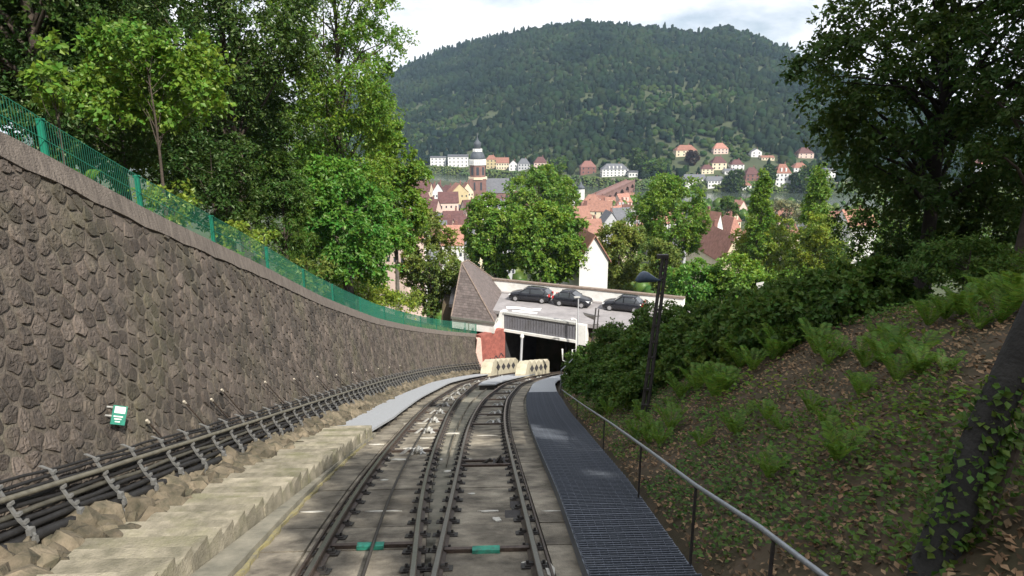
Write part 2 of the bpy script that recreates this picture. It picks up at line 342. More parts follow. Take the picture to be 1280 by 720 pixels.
def crown_points(rs, c, R, nclump, ntwig, nleaf, inner=.45, cr=.34, flat=.8, shape='round', twist=.35):
    c = np.array(c, float); R = np.array(R, float); ntwig = max(7, int(ntwig * .72))
    d = rs.normal(0, 1, (nclump, 3)); d /= np.linalg.norm(d, axis=1, keepdims=True)
    f = rs.uniform(inner ** 3, 1, (nclump, 1)) ** (1 / 3.) * .80
    q = d * f
    if shape == 'cone': q[:, :2] *= np.clip(1.05 - .5 * (q[:, 2:3] + 1), .12, 1)
    if shape == 'dome': q[:, 2] = np.abs(q[:, 2]) * 1.25 - .45
    C = c + q * R
    rc = R.mean() * cr * rs.uniform(.6, 1.35, (nclump, 1))
    if shape in ('cone', 'column'): rc = min(R[0], R[1]) * cr * 1.2 * rs.uniform(.7, 1.25, (nclump, 1))
    td = rs.normal(0, 1, (nclump, ntwig, 3)) + (q / (np.linalg.norm(q, axis=1, keepdims=True) + .01))[:, None, :] * .55 + np.array([0, 0, .15])
    td /= np.linalg.norm(td, axis=2, keepdims=True); td[:, :, 2] *= flat
    tl = rs.uniform(.55, 1.15, (nclump, ntwig, 1)) * rc[:, None, :]
    a = rs.uniform(.35, 1.0, (nclump, ntwig, nleaf, 1)) ** .7
    P = C[:, None, None, :] + td[:, :, None, :] * tl[:, :, None, :] * a + rs.normal(0, 1, (nclump, ntwig, nleaf, 3)) * (rc[:, None, None, :] * .075)
    P[..., 2] -= (a[..., 0] ** 2) * rc[:, None, None, 0] * .18
    Dn = np.broadcast_to(td[:, :, None, :], P.shape) + (P - c) / R * .4
    return P.reshape(-1, 3), Dn.reshape(-1, 3), C
def limbs(mb, rs, base, c, R, C, tr, nl=14, lean=0.0):
    base = np.array(base, float); c = np.array(c, float)
    top = c + np.array([0, 0, R[2] * .45]); n = 7
    P = [base + (top - base) * t + np.array([math.sin(t * 5 + base[0]) * .12, math.cos(t * 4) * .1, 0]) * (top[2] - base[2]) * .12 * t for t in np.linspace(0, 1, n)]
    rr = [tr * (1.35 if i == 0 else 1 - .8 * i / (n - 1)) for i in range(n)]
    P[0] = base - np.array([0, 0, .3]); mb.tube(P, rr, 9)
    order = rs.permutation(len(C))[:nl]
    for k in order:
        e = C[k]; hz = (e[2] - base[2]) / max(top[2] - base[2], .1); t0 = np.clip(hz * rs.uniform(.6, .92), .3, .92)
        i = t0 * (n - 1); i0 = int(i); s = np.array(P[i0]) + (np.array(P[min(i0 + 1, n - 1)]) - np.array(P[i0])) * (i - i0)
        m1 = s + (e - s) * .45 + np.array([0, 0, .08 * np.linalg.norm(e - s)]) + rs.normal(0, .04, 3) * np.linalg.norm(e - s)
        r0 = tr * (1 - .75 * t0) * .5
        mb.tube([s, m1, e], [r0, r0 * .6, r0 * .22], 5, cap=False)
def tree(name, label, base, c, R, m, nclump=40, ntwig=18, nleaf=22, leaf=.16, tr=.2, seed=1, bark=None, shape='round', inner=.45, cr=.34, flat=.8, nl=14, cat='tree', group=None, asp=.55, trunk='trunk'):
    rs = np.random.RandomState(seed)
    root = thing(name, base, label, cat, group)
    P, D, C = crown_points(rs, c, R, nclump, ntwig, nleaf, inner, cr, flat, shape)
    V = leaf_quads(rs, P, D, leaf * 1.1, asp)
    npobj('crown' if cat == 'tree' else 'foliage', V, quads(len(P)), m, root)
    mb = MB(); limbs(mb, rs, base, c, R, C, tr, nl); mb.build(trunk, bark or BARK, root, smooth=True)
    return root
def px_tree(name, label, u0, u1, v0, v1, y, m, seed, depth=1.0, vext=0.0, **k):
    """crown whose outline fills the photo box u0..u1, v0..v1 at distance y; trunk down to the ground below"""
    a = ony((u0 + u1) / 2, (v0 + v1) / 2, y); rx = (u1 - u0) / 2 * y / F * 1.08; rz = (v1 - v0) / 2 * y / F * 1.06
    base = (a[0], a[1], gz(a[0], a[1]))
    if a[2] - rz < base[2] - 1: rz = rz
    return tree(name, label, base, a, (rx, rx * depth, rz), m, seed=seed, **k)

# ================================================================== TRACK BED, SLABS, RAILS
def strip(mb, fa, fb, y0, y1, z0f, z1f, n=4):     # solid strip between two x-functions
    ys = np.linspace(y0, y1, n + 1); secs = []
    for y in ys:
        a, b = float(fa(y)), float(fb(y)); t, q = float(z1f(y)), float(z0f(y))
        secs.append([(a, y, q), (b, y, q), (b, y, t), (a, y, t)])
    # order so that faces look outwards
    return mb.loft([[s_[1], s_[0], s_[3], s_[2]] for s_ in secs])
TOP = lambda y: zt(y) - .15          # slab surface
mb = MB(); strip(mb, lambda y: xl(y) - 3.3, lambda y: xr(y) + 2.0, -4, 75, lambda y: zt(y) - .62, lambda y: zt(y) - .26, 110)
bed = mb.build('track_bed', CONC); tag(bed, kind='structure')
joints = [2.0]
for j in (4.3, 7.05, 8.02, 10.3, 12.6, 15.7): joints.append(j)
while joints[-1] < 64: joints.append(joints[-1] + rnd.uniform(1.9, 2.8))
cols = [(lambda y: xl(y) - 1.62, lambda y: xl(y) - .80), (lambda y: xl(y) - .785, lambda y: xl(y) + .62 if False else np.minimum(xl(y) + .64, (xl(y) + xr(y)) / 2 - .02)),
        (lambda y: np.maximum(xl(y) + .66, (xl(y) + xr(y)) / 2 - .005), lambda y: np.minimum(xr(y) - .66, (xl(y) + xr(y)) / 2 + .005) + .012),
        (lambda y: np.maximum(xr(y) - .64, (xl(y) + xr(y)) / 2 + .02), lambda y: xr(y) + .70), (lambda y: xr(y) + .715, lambda y: xr(y) + 1.25)]
for j0, j1 in zip(joints[:-1], joints[1:]):
    for ci, (fa, fb) in enumerate(cols):
        if ci == 2 and j0 < 12: continue
        dz = rnd.uniform(-.010, .006)
        mb = MB(); strip(mb, lambda y: fa(y) + .006, lambda y: fb(y) - .006, j0 + .012, j1 - .012, lambda y: zt(y) - .24, lambda y: TOP(y) + dz, 3)
        mb.build('slab', SLABM, bed)
# pale mortar patches and flakes on the slabs
for (u, v, w_, h_) in [(500, 575, .30, .12), (520, 561, .55, .10), (480, 573, .22, .10), (560, 590, .16, .08), (470, 556, .35, .07), (535, 548, .5, .06), (565, 542, .4, .06), (640, 641, .10, .04), (610, 640, .26, .05),
                       (621, 650, .14, .12), (390, 641, .35, .035), (480, 640, .5, .03), (400, 692, .14, .05), (687, 712, .10, .22), (655, 706, .08, .05), (520, 530, .7, .06), (480, 601, .14, .06), (585, 575, .16, .08), (590, 618, .12, .05),
                       (610, 545, .5, .05), (600, 530, .6, .05), (690, 640, .3, .03), (600, 520, .5, .06), (550, 575, .12, .07)]:
    d = ray(u, v); t = -2.52 / (d[2] + .348 * d[1]); p = d * t; n = 11; vs = []
    for k in range(n):
        a = 6.2832 * k / n; q = rnd.uniform(.6, 1.1); x = p[0] + math.cos(a) * w_ * q * .6; y = p[1] + math.sin(a) * h_ * q * 1.1
        vs.append((x, y, float(TOP(y)) + .011))
    MB().add(vs + [(a_, b_, c_ - .03) for a_, b_, c_ in vs], [tuple(range(n))] + [(k, n + k, n + (k + 1) % n, (k + 1) % n) for k in range(n)]).build('mortar_patch', PATCH, bed)

def rail_sec(x, y):
    z = float(zt(y)); P = [(-.06, -.148), (.06, -.148), (.06, -.132), (.012, -.115), (.012, -.045), (.034, -.035), (.034, -.004), (.026, 0), (-.026, 0), (-.034, -.004), (-.034, -.035), (-.012, -.045), (-.012, -.115), (-.06, -.132)]
    return [(x + a, y, z + b) for a, b in P]
def rail_obj(fx, parent, y0=-4, y1=74):
    ys = np.linspace(y0, y1, 150); mb = MB(); mb.loft([rail_sec(float(fx(y)), y) for y in ys]); r = mb.build('rail', RAILM, parent)
    mh = MB(); mh.loft([[(float(fx(y)) - .024, y, float(zt(y)) + .0005), (float(fx(y)) + .024, y, float(zt(y)) + .0005), (float(fx(y)) + .024, y, float(zt(y)) + .003), (float(fx(y)) - .024, y, float(zt(y)) + .003)] for y in ys])
    mh.build('running_surface', RAILTOP, r); return r
clip_mesh = None
def clip_geo(mb, x, y, s):
    z = float(TOP(y)); c = -.348
    mb.box((x + s * .085, y, z + .018), (.11, .16, .036)); mb.tube([(x + s * .095, y, z + .03), (x + s * .095, y, z + .085)], .024, 6); mb.box((x + s * .06, y, z + .045), (.07, .09, .022))
def make_track(fx, label, pale):
    root = thing('funicular_track', (float(fx(6)), 6, float(zt(6)) - .15), label, 'track')
    for off in (-.53, .53): rail_obj(lambda y: fx(y) + off, root)
    proto = None; far = MB(); y = 3.2
    while y < 62:
        for off in (-.53, .53):
            for s in (-1, 1):
                if y < 27:
                    if proto is None:
                        m_ = MB(); m_.box((.075, 0, .016), (.09, .12, .032)); m_.tube([(.09, 0, .03), (.09, 0, .07)], .018, 6); m_.box((.05, 0, .04), (.055, .07, .02)); m_.box((.10, .0, .010), (.12, .17, .012))
                        proto = m_.local('rail_clip', STEELD, root); o = proto
                    else: o = proto.copy(); link(o, root)
                    o.location = Vector((float(fx(y)) + off, y, float(TOP(y)))) - root.location
                    o.rotation_euler = (-math.atan(.348), 0, 0 if s > 0 else math.pi)
                    if s < 0: o.rotation_euler = (math.atan(.348), 0, math.pi)
                else: clip_geo(far, float(fx(y)) + off, y, s)
        y += .62
    tag(far.build('rail_clips_far', STEELD, root), kind='stuff')
    # steel strip / joint line outside the outer rail
    return root
tL = make_track(xl, 'track whose rope runs between the rails, beside the concrete stair', True)
tR = make_track(xr, 'track beside the dark metal stair, without a rope between its rails', False)
mb = MB(); ys = np.linspace(-4, 74, 120)
mb.loft([[(float(xl(y)) - .70, y, float(TOP(y)) - .02), (float(xl(y)) - .675, y, float(TOP(y)) - .02), (float(xl(y)) - .675, y, float(TOP(y)) + .05), (float(xl(y)) - .70, y, float(TOP(y)) + .05)] for y in ys]); mb.build('edge_strip', RAILM, tL)
mb = MB(); mb.loft([[(float(xr(y)) + .665, y, float(TOP(y)) - .02), (float(xr(y)) + .69, y, float(TOP(y)) - .02), (float(xr(y)) + .69, y, float(TOP(y)) + .05), (float(xr(y)) + .665, y, float(TOP(y)) + .05)] for y in ys]); mb.build('edge_strip', RAILM, tR)
# haulage rope in the left track
mb = MB(); mb.tube([(float(xl(y)) + .02, y, float(zt(y)) - .06) for y in np.linspace(-4, 72, 110)], .021, 7)
rope = mb.build('haulage_rope', ROPE, origin=(float(xl(3)), 3, float(zt(3)) - .1), smooth=True); tag(rope, 'dark wire haulage rope running down between the rails', 'rope')
# rope sheaves, cross bars, marker plates
def sheave(parent, fx, y, side, m):
    x = float(fx(y)) + .03; z = float(TOP(y)); mb = MB()
    n = 14; tilt = .6 * side
    c = Vector((x + side * .10, y, z + .10)); ax = Vector((math.cos(tilt), 0, -math.sin(tilt))); b = Vector((math.sin(tilt), 0, math.cos(tilt))); f_ = Vector((0, .944, -.329))
    prof = [(-.04, .02), (-.04, .13), (-.012, .10), (.012, .10), (.04, .13), (.04, .02)]
    mb.loft([[c + ax * o_ + (b * math.sin(6.2832 * k / n) + f_ * math.cos(6.2832 * k / n)) * r_ for k in range(n)] for o_, r_ in prof])
    w_ = mb.build('rope_sheave', m, parent, smooth=False)
    mb = MB(); a = Vector((x, y, z))
    for s in (-1, 1):
        q0 = Vector((x + side * .1, y + .10, z - .01)); mb.box((x + side * .10 + s * .10, y, z + .03), (.05, .30, .07)); mb.hexa([(x + s * .22, y - .03, z - .01), (x + s * .30, y - .03, z - .01), (x + s * .30, y + .05, z - .01), (x + s * .22, y + .05, z - .01)], [(x + s * .05, y - .02, z + .13), (x + s * .09, y - .02, z + .15), (x + s * .09, y + .02, z + .15), (x + s * .05, y + .02, z + .13)])
    mb.build('bracket', m, w_)
def crossbar(parent, fx, y, dz=.03):
    MB().box((float(fx(y)), y, float(TOP(y)) + dz), (1.0, .05, .055)).build('cross_bar', RAILM, parent)
for y in (14.0, 17.6, 20.2, 23.0, 26.0, 29.2, 32.5, 36, 40, 44, 48, 52): sheave(tL, xl, y, 1, SHEAVE); crossbar(tL, xl, y + .25)
for y in (12.4, 19.4, 22.2, 25.4, 29, 33, 37, 41, 45, 49): sheave(tR, lambda q: xr(q) + .14, y, 1, STEELD if y < 15 else SHEAVE); crossbar(tR, xr, y - .18); 
crossbar(tR, xr, 12.75)
for p_, fx, y, off in ((tL, xl, 7.12, -.02), (tR, xr, 6.86, -.01)):
    crossbar(p_, fx, y, .028)
    MB().box((float(fx(y)) + off, y - .03, float(TOP(y)) + .045), (.32, .09, .05)).build('marker_plate', TEAL, p_)
for (u, v) in ((660, 633), (655, 645)):
    d = ray(u, v); p = d * (-2.52 / (d[2] + .348 * d[1])); MB().box((p[0] - .16, p[1], float(TOP(p[1])) + .012), (.22, .2, .03)).build('rubber_pad', STEELD, tR)

# ------------------------------------------------------------------ left stair of concrete steps with its kerb
yst = [2.2 + .36 * i for i in range(42)]
stair = thing('concrete_stair', (-3.6, 6, float(zt(6)) - .15), 'worn pale concrete stair climbing beside the track and the rubble footing', 'stair')
for y in yst:
    l0 = -4.25 + rnd.uniform(-.14, .08); r0 = -3.06 + rnd.uniform(-.02, .02); z1 = float(zt(y)) + .10 + rnd.uniform(-.012, .012); t = .43
    e = rnd.uniform(-.02, .02)
    if y + t > 17.0: break
    b = [(l0, y, z1 - .4), (r0, y + e, z1 - .4), (r0, y + t, z1 - .4), (l0, y + t, z1 - .4)]; tp = [(l0 + .02, y + .012, z1), (r0 - .012, y + e + .012, z1), (r0 - .012, y + t, z1 - .012), (l0 + .02, y + t, z1 - .012)]
    MB().hexa(b, tp).build('step', CONC2, stair)
mb = MB(); strip(mb, lambda y: -3.045, lambda y: xl(y) - 1.36 - .0 * y, -3, 17.2, lambda y: zt(y) - .5, lambda y: zt(y) - .045, 20); k_ = mb.build('kerb', CONC); tag(k_, kind='structure')
MOSS = mat('yellow_moss', (.25, .215, .085), .95, .5, 9, .6, 60, col2=(.22, .20, .15))
mb = MB(); strip(mb, lambda y: xl(y) - 1.345 + .008 * math.sin(7 * y), lambda y: xl(y) - 1.30 + .018 * math.sin(5 * y + 1) + .015 * math.sin(13 * y), 4.5, 16.5, lambda y: zt(y) - .2, lambda y: zt(y) - .105, 80); tag(mb.build('moss_strip', MOSS), kind='stuff')
# ------------------------------------------------------------------ pale grating walkway on the left, grey centre platform
def panel_path(name, label, fa, fb, y0, y1, dz, step, m, cat='walkway'):
    root = thing(name, (float(fa(y0)), y0, float(zt(y0)) + dz - .2), label, cat); y = y0
    while y < y1 - .1:
        ye = min(y + step, y1); mb = MB(); strip(mb, fa, fb, y + .01, ye - .01, lambda q: zt(q) + dz - .07, lambda q: zt(q) + dz, 3); p_ = mb.build('deck_panel', m, root)
        mb = MB()
        for q in (y + .15,): mb.box((float(fa(q) + fb(q)) / 2, q, float(zt(q)) + dz - .2), (float(fb(q) - fa(q)) * .9, .06, .28))
        mb.build('support', STEELD, root); y = ye
    return root
panel_path('grating_walkway', 'pale grey plate walkway between stone wall footing and left track', lambda y: xl(y) - 2.32 - .2 * np.clip((20 - y) / 4, 0, 1), lambda y: xl(y) - 1.12 - .22 * np.clip((20 - y) / 4, 0, 1), 16.4, 58, .12, 1.5, GRATEL)
panel_path('centre_platform', 'short pale grey platform wedged between the two tracks', lambda y: xl(y) + .92, lambda y: np.maximum(xr(y) - .86, xl(y) + 1.0), 37.5, 52, .10, 1.8, GRATEL, 'platform')
# red-brown gravelly patch at the head of the walkway
# ------------------------------------------------------------------ dark metal stair on the right
ms = thing('metal_stair', (1.55, 5, float(zt(5)) - .15), 'dark blue grey metal grating stair beside the bank handrail', 'stair')
fL = lambda y: xr(y) + np.interp(y, [5.6, 9, 20, 28, 60], [.98, 1.1, 1.3, 1.4, 1.35]); fR = lambda y: xr(y) + np.interp(y, [5.5, 9.4, 16, 26, 60], [2.0, 2.3, 2.62, 2.9, 2.5])
tread = None; y = 2.6
while y < 30:
    xa, xb = float(fL(y)), float(fR(y)); z = float(zt(y)) + .02
    if tread is None:
        m_ = MB()
        for q in np.linspace(0, .27, 8): m_.box((.5, q, -.016), (1.0, .007 if q > 0 else .014, .032))
        for q in np.linspace(0.005, .995, 12): m_.box((q, .135, -.02), (.006 if 0 < q < .99 else .008, .27, .02))
        tread = m_.local('tread', GRATE, ms); o = tread
    else: o = tread.copy(); link(o, ms)
    o.location = Vector((xa, y, z)) - ms.location; o.scale = (xb - xa, 1, 1); y += .272
for f_ in (fL, fR):
    mb = MB(); mb.loft([[(float(f_(y)) - .012, y, float(zt(y)) - .12), (float(f_(y)) + .012, y, float(zt(y)) - .12), (float(f_(y)) + .012, y, float(zt(y)) + .05), (float(f_(y)) - .012, y, float(zt(y)) + .05)] for y in np.linspace(2, 31, 60)]); mb.build('stringer', GRATE, ms)
for y in np.arange(3, 30, 2.4): MB().box((float(fL(y) + fR(y)) / 2, y, float(zt(y)) - .3), (float(fR(y) - fL(y)), .07, .36)).build('support', STEELD, ms)
panel_path('landing_walkway', 'smooth grey landing walkway leading from metal stair to the tunnel mouth', fL, fR, 30.2, 57, .02, 2.0, GRATEL)

# ================================================================== STONE RETAINING WALL
wall = thing('stone_retaining_wall', (-5, 8, float(zt(8))), 'high battered retaining wall of rough brown stones beside the track', 'wall')
WY0, WY1 = 3.0, 62.0
ys = np.linspace(WY0, WY1, 160); nh = 8; secs = []
V = []; 
for y in ys:
    b = float(zt(y)) - .3; t = float(wtop(y))
    hs = np.linspace(b, t, nh)
    V += [(float(xface(y, h)) - .012, y, h) for h in hs] + [(float(xface(y, t)) - .75, y, t), (float(xface(y, t)) - .75, y, b)]
n_ = nh + 2; Fq = []
for i in range(len(ys) - 1):
    for k in range(n_ - 1): Fq.append((i * n_ + k, i * n_ + k + 1, (i + 1) * n_ + k + 1, (i + 1) * n_ + k))
npobj('mortar_core', V, np.array(Fq)[:, ::-1], MORTAR, wall, smooth=False)
e_ = (len(ys) - 1) * n_; MB().add([V[e_ + k] for k in range(n_)], [tuple(range(n_))]).build('wall_end', MORTAR, wall)
# smoother rendered band under the fence
mb = MB(); secs = []
for y in np.linspace(WY0, WY1, 130):
    t = float(wtop(y)); a = float(xface(y, t - .34)); b = float(xface(y, t)); j = .012 * math.sin(9 * y) + .010 * math.sin(23 * y)
    secs.append([(a - .1, y, t - .36 + j), (a + .035, y, t - .33 + j), (b + .045, y, t + .03), (b - .62, y, t + .045), (b - .62, y, t - .1)])
mb.loft(secs); mb.build('coping', mat('coping_render', (.17, .145, .125), .95, .4, 3, .9, 35, col2=(.10, .085, .075), streak=(1, 6, 1)), wall)
rs = np.random.RandomState(3); stones = []
NP = 12
# irregular polygonal masonry: cells round jittered course points on the wall face
cand = []; zrow = 1.2; k = 0
while zrow > -24.5:
    dz_ = rs.uniform(.17, .25); yy = np.arange(WY0 - .3, WY1 + .3, .31); ok = (wtop(yy) - .05 > zrow) & (zt(yy) - .25 < zrow)
    for y in yy[ok]: cand.append((y + .155 * (k % 2) + rs.uniform(-.11, .11), zrow + rs.uniform(-.04, .04)))
    zrow -= dz_; k += 1
cand = np.array(cand)
def clip(poly, m_, n_):
    out = []; d = (poly - m_) @ n_
    for a in range(len(poly)):
        b = (a + 1) % len(poly)
        if d[a] <= 0: out.append(poly[a])
        if d[a] * d[b] < 0: out.append(poly[a] + (poly[b] - poly[a]) * d[a] / (d[a] - d[b]))
    return np.array(out)
for c in cand:
    if not (zt(c[0]) + .05 < c[1] < wtop(c[0]) - .28): continue
    df = cand - c; q = np.hypot(df[:, 0], df[:, 1]); nb = np.argpartition(q, 13)[:14]; nb = nb[q[nb] > 0]
    poly = c + np.array([(-.5, -.4), (.5, -.4), (.5, .4), (-.5, .4)])
    for k in nb: poly = clip(poly, (c + cand[k]) / 2, df[k] / q[k])
    per = np.linalg.norm(np.roll(poly, -1, 0) - poly, axis=1); cs_ = np.concatenate([[0], np.cumsum(per)]); pp = np.vstack([poly, poly[:1]])
    tt = (np.arange(NP) + rs.uniform(0, 1)) / NP * cs_[-1]; pts = np.stack([np.interp(tt, cs_, pp[:, 0]), np.interp(tt, cs_, pp[:, 1])], -1)
    ce = pts.mean(0); n = NP; rad = np.linalg.norm(pts - ce, axis=1).mean(); pts = ce + (pts - ce) * (1 - rs.uniform(.012, .026) / rad) + rs.normal(0, .006, (n, 2))
    dp = rs.uniform(.002, .016) + (.018 if rs.rand() < .10 else 0); tilt = rs.normal(0, .05, 2); vv = []
    for sc_, dd, nz in [(1.0, -.05, 0), (.92, dp * .8, .004), (.62, dp, .006), (.28, dp * 1.02, .006)]:
        q = ce + (pts - ce) * sc_; d2 = dd + (rs.normal(0, nz, n) if nz else 0) + (0 if dd < 0 else (q - ce) @ tilt)
        xx = xface(q[:, 0], q[:, 1]) + d2 * .98; vv.append(np.stack([xx, q[:, 0], q[:, 1] + d2 * .196], -1))
    vv = np.concatenate(vv); vv = np.concatenate([vv, vv[-n:].mean(0)[None]])
    stones.append((rad / (ce[0] + .1) ** 2 if ce[0] > 5.4 else 0, vv))
ft = []
for r_ in range(3):
    for k in range(NP): a, b = r_ * NP + k, r_ * NP + (k + 1) % NP; ft += [(a, b, b + NP), (a, b + NP, a + NP)]
ft += [(3 * NP + k, 3 * NP + (k + 1) % NP, 4 * NP) for k in range(NP)]
ft = np.array(ft)
stones.sort(key=lambda s_: -s_[0])
for a_, vv in stones[:300]: npobj('stone', vv, ft, STONE, wall, smooth=False)
f2 = []
for k in range(NP): a, b = k, (k + 1) % NP; f2 += [(a, b, b + NP), (a, b + NP, a + NP), (NP + a, NP + b, 2 * NP)]
f2 = np.array(f2); rest = stones[300:]; nv = 2 * NP + 1
o = npobj('stones_far', np.concatenate([np.concatenate([v_[:2 * NP], v_[-1:]]) for _, v_ in rest]), np.concatenate([f2 + i * nv for i in range(len(rest))]), STONE, wall); tag(o, kind='stuff')

# ------------------------------------------------------------------ rubble footing below the cables
def rock(rs, c, r, squash=(1, 1, .8)):
    bm_v = ICO[0] * (1 + rs.normal(0, .13, (len(ICO[0]), 1)) + .22 * np.sin(ICO[0] @ rs.normal(0, 2.2, 3) + rs.uniform(0, 6))[:, None]) * np.array(squash) * r
    a = rs.uniform(0, 6.28); R_ = np.array([[math.cos(a), -math.sin(a), 0], [math.sin(a), math.cos(a), 0], [0, 0, 1]])
    return bm_v @ R_.T + c
def ico(sub):
    import bmesh
    b = bmesh.new(); bmesh.ops.create_icosphere(b, subdivisions=sub, radius=1); b.verts.ensure_lookup_table()
    v = np.array([v_.co[:] for v_ in b.verts]); f = np.array([[x.index for x in f_.verts] for f_ in b.faces]); b.free(); return v, f
ICO = ico(2); ICO1 = ico(2)
foot = thing('rubble_footing', (-4.5, 7, float(zt(7)) - .1), 'lumpy footing of tan rubble rocks between cable rack and stair', 'rubble')
mb = MB(); secs = []
for y in np.linspace(2, 60, 90):
    xa = float(xw(y)); secs.append([(xa - .3, y, float(zt(y)) - .5), (xa + .95, y, float(zt(y)) - .5), (xa + .80, y, float(zt(y)) - .02), (xa + .25, y, float(zt(y)) + .22), (xa - .3, y, float(zt(y)) + .22)])
mb.loft(secs); mb.build('core', MORTAR, foot)
rs = np.random.RandomState(8); rk = []; y = 4.0
while y < 58:
    for q in (.92, .74, .5, .28):
        r_ = rs.uniform(.12, .26) * (1.0 if y < 25 else 1.0); yy_ = y + rs.uniform(-.1, .1)
        if y > 17.5 and q > .9: continue
        xq = float(xw(yy_)) + q + rs.normal(0, .03); zz = float(zt(yy_)) + np.interp(q, [.25, .8, .95], [.22, -.02, -.16])
        rk.append(rock(rs, np.array([xq, yy_, zz]), r_, (1.0, 1.1, 1.05)))
    y += rs.uniform(.2, .27) * (1 if y < 25 else 1.25)
for v_ in rk[:220]: npobj('rock', v_, ICO[1], RUBBLE, foot)
nv = len(ICO[0]); o = npobj('rocks_far', np.concatenate(rk[220:]), np.concatenate([ICO[1] + i * nv for i in range(len(rk) - 220)]), RUBBLE, foot); tag(o, kind='stuff')

# ------------------------------------------------------------------ cable rack along the foot of the wall
rack = thing('cable_rack', (-4.8, 6, float(zt(6)) + .3), 'rack of black cables clamped along the foot of the stone wall', 'cables')
CY = np.linspace(3, 59.5, 190)
def rp_(y, dx, dz, wob=0.0, ph=0.0):
    return (float(xw(y)) + dx + wob * math.sin(3.1 * y + ph), y, float(zt(y)) + dz + .07 + wob * math.sin(2.3 * y + ph * 2) + wob * .6 * math.sin(5.1 * y + ph))
for dx, dz, r_, wob, m_, nm in ((.30, .30, .062, .004, CABLE, 'cable'), (.26, .42, .040, .010, CABLE, 'cable'), (.22, .50, .032, .012, CABLE, 'cable'), (.19, .575, .030, .012, PIPE, 'cable'), (.165, .64, .026, .014, CABLE, 'cable'),
                            (.14, .70, .022, .012, CABLE, 'cable'), (.20, .77, .032, .002, mat('pale_conduit', (.15, .14, .11), .5, .3, 8), 'conduit_pipe'), (.11, .79, .022, .012, CABLE, 'cable'), (.09, .86, .020, .010, CABLE, 'cable'), (.07, .92, .018, .012, CABLE, 'cable')):
    mb = MB(); mb.tube([rp_(y, dx, dz, wob, dz * 20) for y in CY], r_, 7); mb.build(nm, m_, rack, smooth=True)
br = None; y = 4.6
while y < 59:
    if br is None:
        m_ = MB(); p0 = [(.0, 0, .98), (.10, 0, .93), (.20, 0, .68), (.27, 0, .52), (.33, 0, .44), (.385, 0, .36), (.385, 0, .26), (.34, 0, .21), (.37, 0, .17)]
        m_.loft([[(a - .012, -.014, c), (a + .02, -.014, c), (a + .02, .014, c), (a - .012, .014, c)] for a, b, c in reversed(p0)])
        for a, c in ((.11, .90), (.19, .72), (.25, .60), (.30, .51)): m_.box((a + .03, 0, c), (.035, .06, .035))
        m_.box((.36, 0, .40), (.05, .075, .07)); m_.box((.39, .0, .30), (.035, .06, .07))
        br = m_.local('clamp', mat('clamp_grey', (.17, .17, .165), .6, .3, 12, metal=.2), rack); o = br
    else: o = br.copy(); link(o, rack)
    o.location = Vector((float(xw(y)), y, float(zt(y)) + .07)) - rack.location; y += .80
# drain pipe stubs in the wall, cast shadows modelled as dark bars; sign plate
def on_wall(u, v, off):
    d = ray(u, v); ts = np.linspace(4, 80, 12000); p = ts[:, None] * d; return Vector(p[int(np.argmax(p[:, 0] < xface(p[:, 1], p[:, 2]) + off))])
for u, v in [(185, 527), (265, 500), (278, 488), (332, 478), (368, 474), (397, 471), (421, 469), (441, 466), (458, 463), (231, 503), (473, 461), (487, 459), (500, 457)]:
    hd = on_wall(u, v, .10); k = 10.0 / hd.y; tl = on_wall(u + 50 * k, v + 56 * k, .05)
    r0 = thing('wall_stub', tuple(tl), 'pale wall stub with a dark bar modelled as its cast shadow', 'shadow_bar', 'stubs with modelled shadow bars on the stone wall')
    MB().tube([hd, tl], .013, 6).build('shadow_bar', RAILM, r0); dq = (hd - tl).normalized(); MB().tube([hd - dq * .03, hd + dq * .04], .022, 8).build('stub_head', mat('pale_pipe', (.42, .38, .31), .8, .3, 20), r0)
d = ray(149, 519); ts = np.linspace(4, 70, 9000); p = ts[:, None] * d; i = int(np.argmax(p[:, 0] < xface(p[:, 1], p[:, 2]) + .16)); p = p[i]
sg = thing('wall_sign', p, 'small tilted teal and white sign plate fixed to the stone wall', 'sign')
nrm = Vector((.82, -.45, .25)).normalized(); upv = Vector((.0, .55, .85)); upv = (upv - nrm * upv.dot(nrm)).normalized(); rgt = upv.cross(nrm)
def plate(w_, h_, o0, du=0, dv=0, rg=rgt, uu=upv, nn=nrm, c=p, th=.008):
    c0 = Vector(c) + nn * o0 + rg * du + uu * dv; q = [c0 + rg * a * w_ / 2 + uu * b * h_ / 2 for a, b in ((-1, -1), (1, -1), (1, 1), (-1, 1))]
    return MB().hexa([x - nn * th for x in q], q)
plate(.20, .26, 0).build('plate', TEAL, sg); plate(.15, .09, .003, 0, .07).build('white_panel', WHITEP, sg)
for k_ in range(3): plate(.13 - .03 * k_, .016, .003, -.01, -.02 - .035 * k_).build('text_line', WHITEP, sg)
mb = MB(); c0 = Vector(p); mb.tube([c0 + upv * .10, c0 + upv * .12 - nrm * .22 + rgt * -.12], .012, 5); mb.tube([c0 - upv * .02 - rgt * .1, c0 - nrm * .22 - rgt * .2], .012, 5); mb.build('bracket', SHEAVE, sg)

